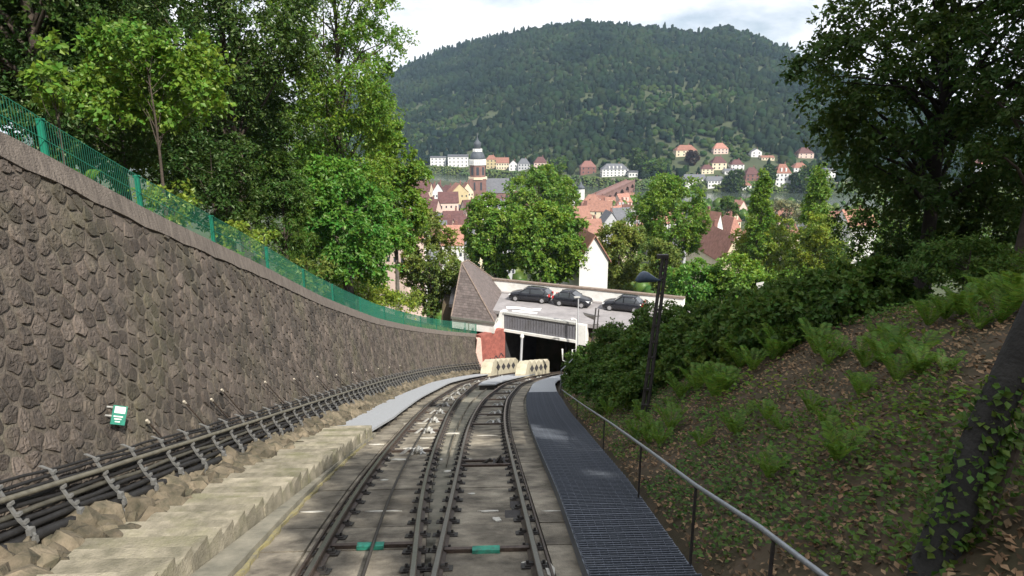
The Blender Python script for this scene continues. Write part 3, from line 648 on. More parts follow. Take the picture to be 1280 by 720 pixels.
# ------------------------------------------------------------------ green fence on the wall
FY = [7.4, 9.8, 12.15, 15.12, 18.6, 21.96, 25.7, 30.6, 36.2, 41.5, 46.5, 51, 55, 58.5, 61.5]
fh = lambda y: float(np.interp(y, [9, 15, 62], [.56, .66, .95]))
fence = thing('green_fence', (-6.0, 9.8, float(wtop(9.8))), 'low green wire mesh fence along the top of the stone wall', 'fence')
def fx_(y): t = float(wtop(y)); return float(xface(y, t)) - .16
for y in FY:
    x, t = fx_(y), float(wtop(y)); mb = MB(); mb.box((x, y, t + fh(y) / 2), (.07, .07, fh(y) + .10)); p_ = mb.build('post', GREENP, fence)
    MB().box((x, y, t + fh(y) + .06), (.085, .085, .02)).build('post_cap', GREENP, p_)
for y0, y1 in zip([4.9] + FY[:-1], FY):
    mb = MB(); n = int((y1 - y0) / .055); f0, f1 = fh(y0), fh(y1)
    def at(q, h): y = y0 + (y1 - y0) * q; return np.array((fx_(y) + .045, y, float(wtop(y)) + .05 + h * (f0 + (f1 - f0) * q)))
    for i in range(n + 1):
        a, b = at(i / n, .0), at(i / n, 1.0); r_ = .0024 if y0 < 17 else .0032 if y0 < 28 else .0044
        mb.add([a + (-r_, -r_, 0), a + (r_, -r_, 0), a + (r_, r_, 0), a + (-r_, r_, 0), b + (-r_, -r_, 0), b + (r_, -r_, 0), b + (r_, r_, 0), b + (-r_, r_, 0)], [(0, 1, 5, 4), (1, 2, 6, 5), (2, 3, 7, 6), (3, 0, 4, 7)])
    p_ = mb.build('mesh_panel', GREENW, fence)
    for h, r_ in ((0.0, .007), (.5, .007), (1.0, .006)):
        mb = MB(); mb.tube([at(q, h) for q in np.linspace(0, 1, 5)], r_, 5); mb.build('horizontal_wire', GREENP, p_)

# ================================================================== STATION: portal, road deck, buildings
P0 = Vector((2.06, 62.5, 0)); EX = Vector((.865, -.502, 0)); IN = Vector((.502, .865, 0))
def pq(s, d, z): q = P0 + EX * s + IN * d; return (q.x, q.y, z)
def pbox(mb, s0, s1, d0, d1, z0, z1): return mb.hexa([pq(s0, d0, z0), pq(s1, d0, z0), pq(s1, d1, z0), pq(s0, d1, z0)], [pq(s0, d0, z1), pq(s1, d0, z1), pq(s1, d1, z1), pq(s0, d1, z1)])
# road deck
xs = np.linspace(-3.6, 42, 40); V = []
for x in xs: V += [(x, float(y_portal(x)) + .0, -18.0), (x, float(y_par(x)) + .2, -18.0)]
V2 = [(a, b, -18.35) for a, b, c in V]; n_ = len(V); mb = MB(); fs = []
for i in range(len(xs) - 1): a = 2 * i; fs += [(a, a + 2, a + 3, a + 1), (n_ + a + 1, n_ + a + 3, n_ + a + 2, n_ + a), (a, n_ + a, n_ + a + 2, a + 2), (a + 1, a + 3, n_ + a + 3, n_ + a + 1)]
mb.add(V + V2, fs); road = mb.build('road', ASPH); tag(road, kind='structure')
def road_mark(pts):
    n = len(pts); q = [tuple(onz(u, v, -17.996)) for u, v in pts]; MB().add(q, [tuple(range(n))]).build('road_marking', LINEP, road)
road_mark([(633, 383), (650, 383.5), (664, 386), (677, 385), (675, 388.5), (660, 388.5), (648, 386), (633, 385.5)])
road_mark([(640, 387.5), (655, 388.5), (672, 390.5), (671, 392.5), (655, 391), (640, 389)])
portal = thing('tunnel_portal', pq(3.7, 0, -23.9), 'wide dark tunnel mouth under the road with grey ribbed fascia', 'tunnel')
mb = MB(); pbox(mb, 0, 7.5, -.30, .0, -19.62, -18.02); mb.build('fascia', PANEL, portal)
for i in range(26): MB_ = MB(); pbox(MB_, .1 + i * .285, .1 + i * .285 + .05, -.335, -.298, -19.5, -18.3); MB_.build('fascia_rib', PANEL, portal)
mb = MB(); pbox(mb, -.05, 7.55, -.42, .1, -18.12, -17.93); mb.build('roof_rim', SHEAVE, portal)
mb = MB(); pbox(mb, -.05, 7.55, -.45, .02, -19.86, -19.62); mb.build('lower_rim', WHITEP, portal)
mb = MB(); mb.hexa([pq(-1.0, -.35, -19.95), pq(-.02, -.35, -19.95), pq(-.02, .4, -19.95), pq(-1.0, .4, -19.95)], [pq(-.45, -.35, -17.9), pq(-.02, -.35, -17.9), pq(-.02, .4, -17.9), pq(-.45, .4, -17.9)]); mb.build('white_pier', WHITEP, portal)
mb = MB(); pbox(mb, 7.52, 8.5, -.35, .4, -20.0, -18.05); mb.build('white_block', WHITEP, portal)
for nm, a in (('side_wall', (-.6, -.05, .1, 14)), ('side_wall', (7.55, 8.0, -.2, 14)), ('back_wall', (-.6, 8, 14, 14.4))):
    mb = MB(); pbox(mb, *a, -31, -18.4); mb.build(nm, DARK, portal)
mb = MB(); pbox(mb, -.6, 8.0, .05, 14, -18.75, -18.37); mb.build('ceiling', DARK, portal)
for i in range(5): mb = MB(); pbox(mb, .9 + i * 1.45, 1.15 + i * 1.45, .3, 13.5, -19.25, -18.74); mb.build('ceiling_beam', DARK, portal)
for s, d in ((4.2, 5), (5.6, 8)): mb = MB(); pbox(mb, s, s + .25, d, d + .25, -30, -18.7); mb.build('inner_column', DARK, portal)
# right wing
mb = MB(); q = [onz(722, 432, -20.9), onz(733, 434, -21), onz(752, 402, -18.3), onz(737, 400, -18.1)]
q = [tuple(v_) for v_ in q]; mb.hexa([(a, b + .2, c - 1.6) for a, b, c in q], q); mb.build('wing_wall', W_GRY, portal)
# left red wing wall with a zigzag stair edge
rw = thing('red_wing_wall', (.8, 61, -24), 'red painted wall with dark zigzag trim beside tunnel mouth', 'wall')
A = Vector((-.35, 60.3, 0)); B = Vector((2.0, 62.2, 0))
mb = MB(); mb.hexa([(A.x, A.y, -24.4), (B.x, B.y, -25), (B.x - .5, B.y + .5, -25), (A.x - .5, A.y + .5, -24.4)], [(A.x, A.y, -19.7), (B.x, B.y, -19.6), (B.x - .5, B.y + .5, -19.6), (A.x - .5, A.y + .5, -19.7)]); mb.build('red_panel', REDW, rw)
mb = MB(); mb.hexa([(A.x - .9, A.y - .8, -24.2), (A.x + .25, A.y - .35, -24.4), (A.x + .1, A.y + .2, -24.4), (A.x - 1.0, A.y + .2, -24.2)], [(A.x - .35, A.y - .5, -19.9), (A.x + .0, A.y - .25, -19.9), (A.x - .1, A.y + .2, -19.9), (A.x - .5, A.y + .2, -19.9)]); mb.build('lit_pier', LITRED, rw)  # sunlit front of the red wall, lit tone painted in
D_ = (B - A).normalized(); nr_ = Vector((D_.y, -D_.x, 0)); mb = MB(); zz = []
for i in range(9): t = i / 8; zz.append(A + D_ * (.1 + 2.7 * t) + nr_ * .02 + Vector((0, 0, -22.9 + .5 * (i % 2) + .5 * t)))
for a, b in zip(zz[:-1], zz[1:]): mb.tube([a, b], .05, 4)
mb.build('zigzag_trim', DARK, rw)
# kiosk with steep slate roof
E1, E2, E3 = Vector(onz(564, 396, -18.55)), Vector(onz(618, 403, -18.55)), Vector(onz(637, 363, -18.55)); E4 = E1 + E3 - E2
ctr = (E1 + E3) / 2; ap = Vector(ony(581, 327, ctr.y)); 
kio = thing('kiosk', (ctr.x, ctr.y, -20.6), 'small white station house with steep brown slate hipped roof', 'house')
def inset(p_, k): return p_ + (ctr - p_) * k
mb = MB(); q = [inset(e, .02) for e in (E1, E2, E3, E4)]; mb.hexa([(v_.x, v_.y, -19.7) for v_ in q], [(v_.x, v_.y, -18.5) for v_ in q]); mb.build('wall', WHITEP, kio)
mb = MB(); q = [inset(e, -.012) for e in (E1, E2, E3, E4)]; mb.hexa([(v_.x, v_.y, -18.72) for v_ in q], [(v_.x, v_.y, -18.5) for v_ in q]); mb.build('eave_board', mat('eave_grey', (.17, .17, .15), .8, .2, 5), kio)
apx = [ap + Vector((-.3, -.8, 0)), ap + Vector((.3, .8, -.05))]
roofs = [(E1, E2, apx[0], apx[0]), (E2, E3, apx[1], apx[0]), (E3, E4, apx[1], apx[1]), (E4, E1, apx[0], apx[1])]
mb = MB(); mb.add([E1, E2, E3, E4, apx[0], apx[1]], [(0, 1, 4), (1, 2, 5, 4), (2, 3, 5), (3, 0, 4, 5), (3, 2, 1, 0)]); rf = mb.build('roof', SLATE, kio)
for a, b, t1, t0 in roofs:
    nrm = (b - a).cross(t0 - a).normalized(); rows_ = 22
    mb = MB()
    for r_ in range(rows_):
        f0, f1 = r_ / rows_, (r_ + 1.02) / rows_; l0, r0 = a.lerp(t0, f0), b.lerp(t1, f0); l1, r1 = a.lerp(t0, min(f1, 1)), b.lerp(t1, min(f1, 1))
        k = max(1, int((r0 - l0).length / .42)); 
        for i in range(k):
            o_ = .5 * (r_ % 2); a0, a1 = max(0, (i - o_ + .02) / k), min(1, (i + 1 - o_ - .02) / k)
            if a1 <= a0: continue
            mb.add([l0.lerp(r0, a0) + nrm * .045, l0.lerp(r0, a1) + nrm * .045, l1.lerp(r1, a1) + nrm * .012, l1.lerp(r1, a0) + nrm * .012], [(0, 1, 2, 3)])
    tag(mb.build('slates', SLATE, rf), kind='stuff')
for a, b in ((E1, apx[0]), (E2, apx[0]), (E3, apx[1]), (apx[0], apx[1])): MB().tube([a + Vector((0, 0, .04)), b + Vector((0, 0, .06))], .07, 6).build('ridge_capping', COPING, rf)
MB().tube([E2 + Vector((0, -.03, -.12)), E3 + Vector((.05, 0, -.12))], .10, 6).build('gutter', SHEAVE, rf)
pv = Vector(ony(585, 352, ctr.y - 2.4)); MB().box(pv, (.32, .2, .32)).build('roof_hatch', WHITEP, rf)
pv = E1.lerp(E2, .42); MB().tube([pv + Vector((-.05, -.35, -.25)), pv + Vector((-.05, -.35, -1.6))], .05, 6).build('downpipe', COPING, kio)
dw = E1.lerp(E2, .28) + Vector((0.2, .05, 0)); MB().box((dw.x, dw.y + .38, -19.6), (1.3, .1, 1.2), -.5).build('door', W_CRM, kio)
# stepped cream stair blocks; dark diamond panels stand for the shaded gaps
def stair_block(label, fx, ya, yb, w_, n, h):
    y0 = ya; r0 = thing('stair_block', (float(fx(ya)), ya, float(zt(ya)) - .2), label, 'stair'); st = (yb - ya) / n
    for i in range(n):
        a, b = ya + i * st, ya + (i + 1) * st; z1 = float(zt(a)) + h - .0 * i; mb = MB(); xa, xb = float(fx(a)), float(fx(b)); pk = float(zt((a + b) / 2)) + h + .16
        mid = (a + b) / 2; xm = float(fx(mid)); zb = float(zt(b)) - .3
        # pentagonal tooth: side face towards the track
        ring = lambda d: [(xa - d, a, float(zt(a)) - .3), (xb - d, b, zb), (xb - d, b, float(zt(b)) + h - .12), (xm - d, mid, pk), (xa - d, a, float(zt(a)) + h - .12)]
        mb.loft([ring(w_), ring(0)]); mb.build('step', CREAM, r0)
        if i < n - 1:
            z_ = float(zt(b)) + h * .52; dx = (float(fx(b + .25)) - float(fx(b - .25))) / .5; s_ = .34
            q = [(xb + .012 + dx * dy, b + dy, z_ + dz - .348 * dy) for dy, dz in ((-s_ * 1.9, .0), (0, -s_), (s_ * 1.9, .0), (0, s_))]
            MB().hexa([(a_ - .25, b_, c_) for a_, b_, c_ in q], q).build('diamond_shade', DARK, r0)
    mb = MB(); a = ya - .6; mb.hexa([(float(fx(a)) - w_, a, float(zt(a)) - .4), (float(fx(a)), a, float(zt(a)) - .4), (float(fx(ya)), ya, float(zt(ya)) - .4), (float(fx(ya)) - w_, ya, float(zt(ya)) - .4)],
        [(float(fx(a)) - w_, a, float(zt(a)) + .25), (float(fx(a)), a, float(zt(a)) + .2), (float(fx(ya)), ya, float(zt(ya)) + h * .9), (float(fx(ya)) - w_, ya, float(zt(ya)) + h * .95)]); mb.build('ramp_end', CREAM, r0)
stair_block('cream stepped platform with dark diamond panels for shaded gaps beside the red wall', lambda y: xl(y) - .90, 53.2, 61.2, .9, 5, 1.25)
stair_block('cream stepped platform with dark diamond panels for shaded gaps between the two tracks', lambda y: xr(y) - .90, 49.6, 57.0, .8, 5, 1.15)
mb = MB(); c = ony(650, 463, 51.5); 
sp = thing('signal_post', (c[0], c[1], float(zt(51.5))), 'plain grey post with white cap standing between the tracks', 'post')
tp = ony(652.5, 421, 51.5); MB().tube([(c[0], c[1], float(zt(51.5)) - .3), tuple(tp)], .10, 8).build('pole', W_GRY, sp); MB().lathe((tp[0], tp[1], tp[2]), [(.13, -.1), (.17, .05), (.10, .2), (.02, .24)], 8).build('cap', WHITEP, sp)
# parapet along the road
par = thing('parapet_wall', (8, 67.4, -18), 'long white parapet wall with brown coping behind the parked cars', 'wall')
for a, b in zip(np.linspace(-3.8, 19.4, 9)[:-1], np.linspace(-3.8, 19.4, 9)[1:]):
    ya, yb = float(y_par(a)), float(y_par(b)); mb = MB(); mb.hexa([(a, ya, -21), (b, yb, -21), (b + .2, yb + .28, -21), (a + .2, ya + .28, -21)], [(a, ya, -16.75), (b, yb, -16.75), (b + .2, yb + .28, -16.75), (a + .2, ya + .28, -16.75)]); mb.build('wall_section', WHITEP, par)
    mb = MB(); mb.hexa([(a + .01, ya - .09, -16.75), (b - .01, yb - .09, -16.75), (b + .25, yb + .37, -16.75), (a + .25, ya + .37, -16.75)], [(a + .01, ya - .09, -16.58), (b - .01, yb - .09, -16.58), (b + .25, yb + .37, -16.58), (a + .25, ya + .37, -16.58)]); mb.build('coping', COPING, par)
mb = MB(); 
for a, b in zip(np.linspace(-3.5, 41, 12)[:-1], np.linspace(-3.5, 41, 12)[1:]):
    ya, yb = float(y_par(a)) - .5, float(y_par(b)) - .5; mb.hexa([(a, ya, -18.1), (b, yb, -18.1), (b, yb + .52, -18.1), (a, ya + .52, -18.1)], [(a, ya, -17.88), (b, yb, -17.88), (b, yb + .52, -17.88), (a, ya + .52, -17.88)])
tag(mb.build('pavement', mat('pavement_grey', (.30, .28, .28), .9, .15, 2)), kind='structure')

# ------------------------------------------------------------------ cars
def make_car(label, x, y, rz, Lc=4.2, Wc=1.76, H=1.46, paint=CARB, estate=False, z=-18.0, group='cars parked along the parapet'):
    r0 = thing('parked_car', (x, y, z), label, 'car', group, rz); L2 = Lc / 2
    st = [(-L2, .35, .62, .52), (-L2 + .10, .24, .74, .72), (-L2 + .5, .22, .86, .83), (-L2 + 1.15, .2, .97, .87), (-L2 + 1.9, .2, .98, .88), (.7, .2, 1.0, .88), (L2 - .7, .2, 1.02, .87), (L2 - .12, .26, .98, .80), (L2, .38, .86, .68)]
    k = Wc / 1.76; mb = MB()
    def sec(xx, zb, zt_, hw): hw *= k; return [(xx, -hw * .92, zb), (xx, hw * .92, zb), (xx, hw, zb + .22), (xx, hw * .985, (zb + zt_) / 2 + .1), (xx, hw * .9, zt_), (xx, hw * .5, zt_ + .03), (xx, -hw * .5, zt_ + .03), (xx, -hw * .9, zt_), (xx, -hw * .985, (zb + zt_) / 2 + .1), (xx, -hw, zb + .22)]
    mb.loft([sec(*s_) for s_ in st]); body = mb.local('body', paint, r0, smooth=True)
    e = L2 - (.12 if estate else .30)
    cab = [(-L2 + 1.15, .98, .74, .99, .70), (-L2 + 1.85, .98, .80, H - .06, .62), (-.1, .98, .81, H, .64), (.9, .99, .81, H - .02, .63), (e - .45, 1.0, .80, H - .09, .60), (e, 1.0, .74, 1.06, .68)]
    def csec(xx, z0, w0, z1, w1): w0 *= k; w1 *= k; return [(xx, -w0, z0 - .02), (xx, w0, z0 - .02), (xx, (w0 + w1) / 2 + .02, (z0 + z1) / 2), (xx, w1, z1), (xx, -w1, z1), (xx, -(w0 + w1) / 2 - .02, (z0 + z1) / 2)]
    mb = MB(); mb.loft([csec(*s_) for s_ in cab]); mb.local('window_glass', GLASS, r0)
    mb = MB(); rt = [(s_[0], s_[3], s_[4] * k) for s_ in cab[1:5]]
    mb.loft([[(a, -w_ - .03, z_ - .05), (a, w_ + .03, z_ - .05), (a, w_ + .01, z_ + .012), (a, 0, z_ + .035), (a, -w_ - .01, z_ + .012)] for a, z_, w_ in rt]); mb.local('roof', paint, r0, smooth=True)
    mb = MB()
    for s in (-1, 1):
        mb = MB()
        for xx, zz0, zz1, t in ((-L2 + 1.2, .98, H - .06, .65), (.15, .98, H, 0), (e - .5, 1.0, H - .09, .15)): MB().tube([(xx, s * .81 * k, zz0), (xx + t, s * .655 * k, zz1)], .045, 5).local('window_pillar', paint, r0)
    for s in (-1, 1):
        for xx in (-L2 + .82, L2 - .78):
            n = 18; R_ = .32
            mb = MB(); mb.loft([[(xx + R_ * f * math.cos(6.2832 * q / n), s * yy, .32 + R_ * f * math.sin(6.2832 * q / n)) for q in range(n)] for yy, f in ((.66 * k, .9), (.68 * k, 1), (.86 * k, 1), (.885 * k, .93))]); wh = mb.local('wheel', TYRE, r0)
            mb = MB(); mb.loft([[(xx + R_ * f * math.cos(6.2832 * q / n), s * yy, .32 + R_ * f * math.sin(6.2832 * q / n)) for q in range(n)] for yy, f in ((.87 * k, .66), (.897 * k, .62), (.89 * k, .2))]); mb.local('rim', RIM, wh)
    for s in (-1, 1):
        MB().hexa([(-L2 + .02, s * .60 - .14, .60), (-L2 + .16, s * .60 - .14, .60), (-L2 + .2, s * .62 + .14, .60), (-L2 + .10, s * .62 + .14, .60)], [(-L2 + .06, s * .60 - .14, .73), (-L2 + .3, s * .60 - .14, .77), (-L2 + .42, s * .64 + .12, .79), (-L2 + .14, s * .62 + .12, .75)]).local('headlight', HEADL, r0)
        MB().box((L2 - .07, s * .66 * k, .86), (.16, .22, .26)).local('tail_light', REDL, r0)
        MB().box((-L2 + 1.35, s * .98 * k, 1.0), (.10, .18, .13)).local('mirror', paint, r0)
    MB().box((L2 - .005, 0, .62), (.03, .5, .11)).local('number_plate', WHITEP, r0); MB().box((-L2 + .01, 0, .46), (.03, .5, .11)).local('number_plate', WHITEP, r0)
    return r0
def car_px(label, u, v, **k): p_ = onz(u, v, -18.0); return make_car(label, p_[0], p_[1] + .7, **k)
al = math.atan2(-.45, 1)
car_px('black estate car parked nearest the brown slate roof, red tail light showing', 664, 378, rz=al + .05, Lc=4.45, H=1.45, estate=True)
car_px('black hatchback parked between two other black cars', 717, 384, rz=al + math.pi + .0, Lc=3.9, H=1.48)
car_px('black compact car parked nearest the leafy bank', 781, 390, rz=al, Lc=4.05, H=1.5)
make_car('white car half hidden behind the bushes on the road', *onz(926, 397, -18.0)[:2], rz=al, Lc=4.3, paint=CARW)

# ------------------------------------------------------------------ posts, lamps and small station furniture
def lamp(name, label, u0, v0, u1, v1, y, r, m, cat='lamp post'):
    a, b = ony(u0, v0, y), ony(u1, v1, y); root = thing(name, tuple(a), label, cat); MB().tube([tuple(a), tuple(b)], [r, r * .75], 8).build('pole', m, root); return root, Vector(a), Vector(b)
r0, a, b = lamp('street_lamp', 'slim pale lamp post at the corner of the tunnel portal', 722, 438, 723, 371, 57.5, .07, W_GRY)
MB().box(b + Vector((-.15, -.1, 0)), (.55, .22, .12), .2).build('lamp_head', SHEAVE, r0)
r0, a, b = lamp('short_lamp', 'short white bracket lamp in front of the grey fascia', 720, 440, 720.5, 400, 57.0, .05, WHITEP)
MB().tube([b, b + Vector((-.25, -.05, .15)), b + Vector((-.5, -.1, .1))], [.05, .07, .12], 6).build('lamp_head', WHITEP, r0)
r0, a, b = lamp('floodlight_mast', 'dark twin mast with floodlight beside the leafy bank', 739, 436, 745, 385, 50, .07, STEELD)
MB().tube([a + Vector((.35, 0, 0)), b + Vector((.22, 0, -.1))], .05, 6).build('second_pole', STEELD, r0)
for k in range(4): q = a.lerp(b, .2 + .2 * k); MB().tube([q + Vector((-.1, 0, 0)), q + Vector((.4, 0, .02))], .035, 5).build('cross_piece', STEELD, r0)
MB().hexa([b + Vector((-.9, -.25, -.55)), b + Vector((-.1, -.25, -.95)), b + Vector((-.1, .2, -.95)), b + Vector((-.9, .2, -.55))], [b + Vector((-1.0, -.2, -.4)), b + Vector((-.1, -.2, -.62)), b + Vector((-.1, .2, -.62)), b + Vector((-1.0, .2, -.4))]).build('floodlight', STEELD, r0)
# tall dark mast on the bank
pb = gpt(803, 522, 60, 6); pt = ony(831, 322, pb[1] + .5); MY = pb[1]
r0 = thing('lamp_mast', tuple(pb), 'tall dark leaning steel mast with lamp brackets on the bank', 'mast'); b0, t0 = Vector(pb), Vector(pt)
for s in (-1, 1): MB().tube([b0 + Vector((s * .062, 0, -.5)), t0 + Vector((s * .05, 0, 0))], [.05, .042], 8).build('mast_leg', STEELD, r0)
MB().box(t0 + Vector((-.05, 0, .03)), (.26, .14, .09)).build('mast_cap', STEELD, r0)
for k in range(9): q = b0.lerp(t0, .08 + .1 * k); MB().box(q, (.14, .05, .05)).build('brace', STEELD, r0)
LS = .62; q = Vector(ony(814, 347, MY + .4)); mb = MB(); mb.loft([[q + LS * (Vector((-.62 + .1 * i, 0, 0)) + Vector((0, math.cos(a_) * w_, math.sin(a_) * w_ * .8 + dz))) for a_ in np.linspace(0, 6.28, 11)[:-1]] for i, (w_, dz) in enumerate(((.03, -.10), (.16, -.06), (.24, 0), (.27, .03), (.27, .03), (.24, .02), (.2, -.02), (.15, -.05), (.1, -.08), (.06, -.1), (.04, -.1)))]); mb.build('lamp_shade', mat('blue_grey_lamp', (.07, .10, .15), .4, .2, 4), r0, smooth=True)
MB().tube([q + Vector((.22, 0, -.06)), b0.lerp(t0, .88)], .035, 6).build('bracket', STEELD, r0)
MB().box(Vector(ony(802, 351, MY + .4)), (.12, .12, .05)).build('lamp_lens', W_GRY, r0)
# railing, cabinet and stub by the tunnel mouth
r0 = thing('platform_railing', tuple(ony(708, 482, 36)), 'pale tube railing round the landing beside the tunnel mouth', 'railing')
pts = [ony(701, 490, 33), ony(709, 480, 37), ony(716, 470, 42)]
for p_ in pts: p_ = Vector(p_); MB().tube([p_ + Vector((0, 0, -.3)), p_ + Vector((0, 0, 1.25))], .035, 6).build('post', STEELG, r0)
for h in (.45, .85, 1.25): MB().tube([Vector(p_) + Vector((0, 0, h)) for p_ in pts], .03, 6).build('rail', STEELG, r0)
c = Vector(ony(711, 487, 34)); cb = thing('concrete_plinth', (c.x, c.y, c.z - .8), 'weathered concrete plinth with rounded top below the railing', 'plinth')
MB().box((c.x, c.y, c.z - .15), (.55, .5, 1.5)).build('plinth_body', CONC2, cb); MB().box((c.x, c.y, c.z + .64), (.62, .58, .1)).build('plinth_cap', CONC2, cb)
r0 = thing('white_frame_rail', tuple(ony(716, 445, 52)), 'white squared tube frame beside the tunnel opening', 'railing')
a = Vector(ony(715, 450, 52)); MB().tube([a + Vector((0, 0, -1.2)), a + Vector((0, 0, .9)), a + Vector((.55, 0, .95)), a + Vector((.6, 0, -1.2))], .05, 6).build('frame', WHITEP, r0); MB().tube([a + Vector((-.1, 0, -.3)), a + Vector((-.75, .2, -.1)), a + Vector((-.8, .2, .9))], [.04, .04, .08], 6).build('signal_arm', WHITEP, r0)
# handrail of the metal stair
hp = [(1030, 720, 3.55), (950, 659, 4.35), (870, 607, 5.6), (815, 566, 7.6), (765, 530, 11.5), (730, 507, 17.5), (702, 487, 30)]
HP = [Vector(ony(*q)) for q in hp]; HP = [HP[0] + (HP[0] - HP[1]) * 1.2] + HP
hr = thing('stair_handrail', (HP[2].x, HP[2].y, gz(HP[2].x, HP[2].y)), 'grey pipe handrail running down beside the dark metal stair', 'handrail')
MB().tube(HP, .021, 8).build('rail', STEELG, hr, smooth=True)
for i, q in enumerate((0.9, 1.75, 3.0, 4.2, 5.2, 6.2, 6.9)):
    k = min(int(q), len(HP) - 2); p_ = HP[k].lerp(HP[k + 1], q - k); g_ = min(gz(p_.x, p_.y), float(zt(p_.y)))
    MB().tube([(p_.x, p_.y, g_ - .2), (p_.x, p_.y, p_.z)], .015, 6).build('post', STEELD, hr)

# ================================================================== TREES AND SHRUBS
T = px_tree
# left side above the wall
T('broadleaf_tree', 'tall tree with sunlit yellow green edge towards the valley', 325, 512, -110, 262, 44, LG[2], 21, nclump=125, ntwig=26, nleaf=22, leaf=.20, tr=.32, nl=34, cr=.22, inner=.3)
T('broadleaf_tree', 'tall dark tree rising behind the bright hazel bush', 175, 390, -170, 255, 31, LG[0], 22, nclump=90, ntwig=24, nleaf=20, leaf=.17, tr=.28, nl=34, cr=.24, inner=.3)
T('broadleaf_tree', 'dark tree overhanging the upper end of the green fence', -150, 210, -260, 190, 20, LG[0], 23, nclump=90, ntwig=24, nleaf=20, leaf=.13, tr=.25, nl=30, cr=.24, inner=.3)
T('hazel_bush', 'bright hazel bush with large sunlit leaves above the fence', 100, 272, 28, 160, 16.5, LG[2], 24, nclump=36, ntwig=26, nleaf=14, leaf=.12, tr=.05, nl=16, asp=.75, cat='bush', trunk='stems', cr=.36)
T('sapling', 'thin leafy sapling leaning over the first fence post', 38, 88, 42, 150, 12.5, LG[2], 25, nclump=9, ntwig=9, nleaf=7, leaf=.12, tr=.025, nl=9, asp=.7, cat='bush', trunk='stems', cr=.5)
T('maple_bush', 'fresh bright green maple bush beyond the fence', 352, 502, 182, 372, 39, LG[5], 26, nclump=75, ntwig=22, nleaf=20, leaf=.24, tr=.16, nl=20, cat='bush', trunk='stems', cr=.26)
T('conifer_sapling', 'small dark conifer standing in front of the maple bush', 300, 408, 172, 345, 33, LG[1], 27, nclump=60, ntwig=20, nleaf=18, leaf=.17, tr=.12, shape='cone', cr=.30, asp=.35)
T('broadleaf_tree', 'leafy tree with pale stem at the valley edge of the wood', 448, 534, 135, 330, 52, LG[2], 28, nclump=75, ntwig=20, nleaf=20, leaf=.26, tr=.2, nl=24, cr=.26, bark=BARKG)
T('ash_tree', 'light green drooping tree beside the brown slate roof', 496, 578, 256, 402, 72, LG[4], 29, nclump=70, ntwig=20, nleaf=20, leaf=.30, tr=.15, nl=18, cr=.27, flat=.9)
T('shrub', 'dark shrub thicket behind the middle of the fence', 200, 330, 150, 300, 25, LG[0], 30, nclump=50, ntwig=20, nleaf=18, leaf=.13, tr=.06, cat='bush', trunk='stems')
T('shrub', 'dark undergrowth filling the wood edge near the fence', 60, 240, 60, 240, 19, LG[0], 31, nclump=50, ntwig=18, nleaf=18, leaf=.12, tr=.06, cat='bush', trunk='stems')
T('shrub', 'yellow green brambles spilling towards the fence near the walkway', 400, 520, 330, 400, 46, LG[3], 32, nclump=40, ntwig=16, nleaf=14, leaf=.20, tr=.05, cat='bush', trunk='stems', shape='dome')
T('weed_bush', 'yellow green weeds leaning on the upper fence', 170, 262, 222, 285, 14.5, LG[3], 33, nclump=16, ntwig=12, nleaf=9, leaf=.10, tr=.02, cat='bush', trunk='stems', shape='dome')
T('weed_bush', 'yellow green weeds behind the middle of the fence', 255, 345, 258, 335, 19.5, LG[3], 34, nclump=16, ntwig=12, nleaf=9, leaf=.12, tr=.02, cat='bush', trunk='stems', shape='dome')
T('weed_bush', 'pale weeds at the lower middle of the fence', 340, 430, 310, 372, 27, LG[4], 35, nclump=20, ntwig=12, nleaf=9, leaf=.14, tr=.02, cat='bush', trunk='stems', shape='dome')
# woodland further back on the left, and the trees that shade the line from outside the frame: copies of one tree
def wood_tree(seed, leaf, ncl):
    return tree('wood_tree', 'x', (0, 0, 0), (0, 0, 9.5), (4.2, 4.2, 6.5), LG[0], nclump=ncl, ntwig=22, nleaf=18, leaf=leaf, tr=.3, seed=seed, nl=28, cr=.25, inner=.25)
proto = wood_tree(40, .30, 70); first = True
def put(x, y, s, rz, label, grp, zs=1.0):
    global first
    o = proto if first else copy_tree(proto); first = False
    o.location = (x, y, gz(x, y) - .1); o.scale = (s, s, s * zs); o.rotation_euler = (0, 0, rz); tag(o, label, 'tree', grp); return o
for i, (x, y, s, zs) in enumerate([(-17, 27, 1.1, 1.2), (-20, 38, 1.2, 1.2), (-13.5, 36, .9, 1.1), (-16, 48, 1.1, 1.2), (-25, 30, 1.3, 1.1), (-14, 58, 1.0, 1.1), (-22, 56, 1.2, 1.1), (-26, 44, 1.2, 1.2), (-12.5, 22, .8, 1.2), (-13, 68, .9, 1.0), (-20, 78, 1.0, 1.0)]):
    put(x, y, s, i * 1.3, 'dark tree in the wood behind the fence', 'trees of the wood on the left')
for i, (x, y, s, zs) in enumerate([(-12.5, 3.5, .95, 1.15), (-17, 9, 1.0, 1.2)]):  # out of view, added to darken the wood edge
    put(x, y, s, 2 + i, 'unseen tall tree added to shade the wood edge above the wall', 'unseen trees added beside the upper line', zs)
for i, (x, y, s, zs) in enumerate([(13.6, 3.5, .95, 1.0), (17.5, -4.0, 1.1, 1.1), (18.5, 6.5, 1.1, 1.1), (20.5, 14, 1.05, 1.1), (9.2, -6.6, .72, 1.0), (13.4, -7.2, .85, 1.0), (24, 22, 1.1, 1.1)]):
    put(x, y, s, 1 + i * 2.1, 'tree on the crest of the shaded bank', 'trees shading the bank', zs)
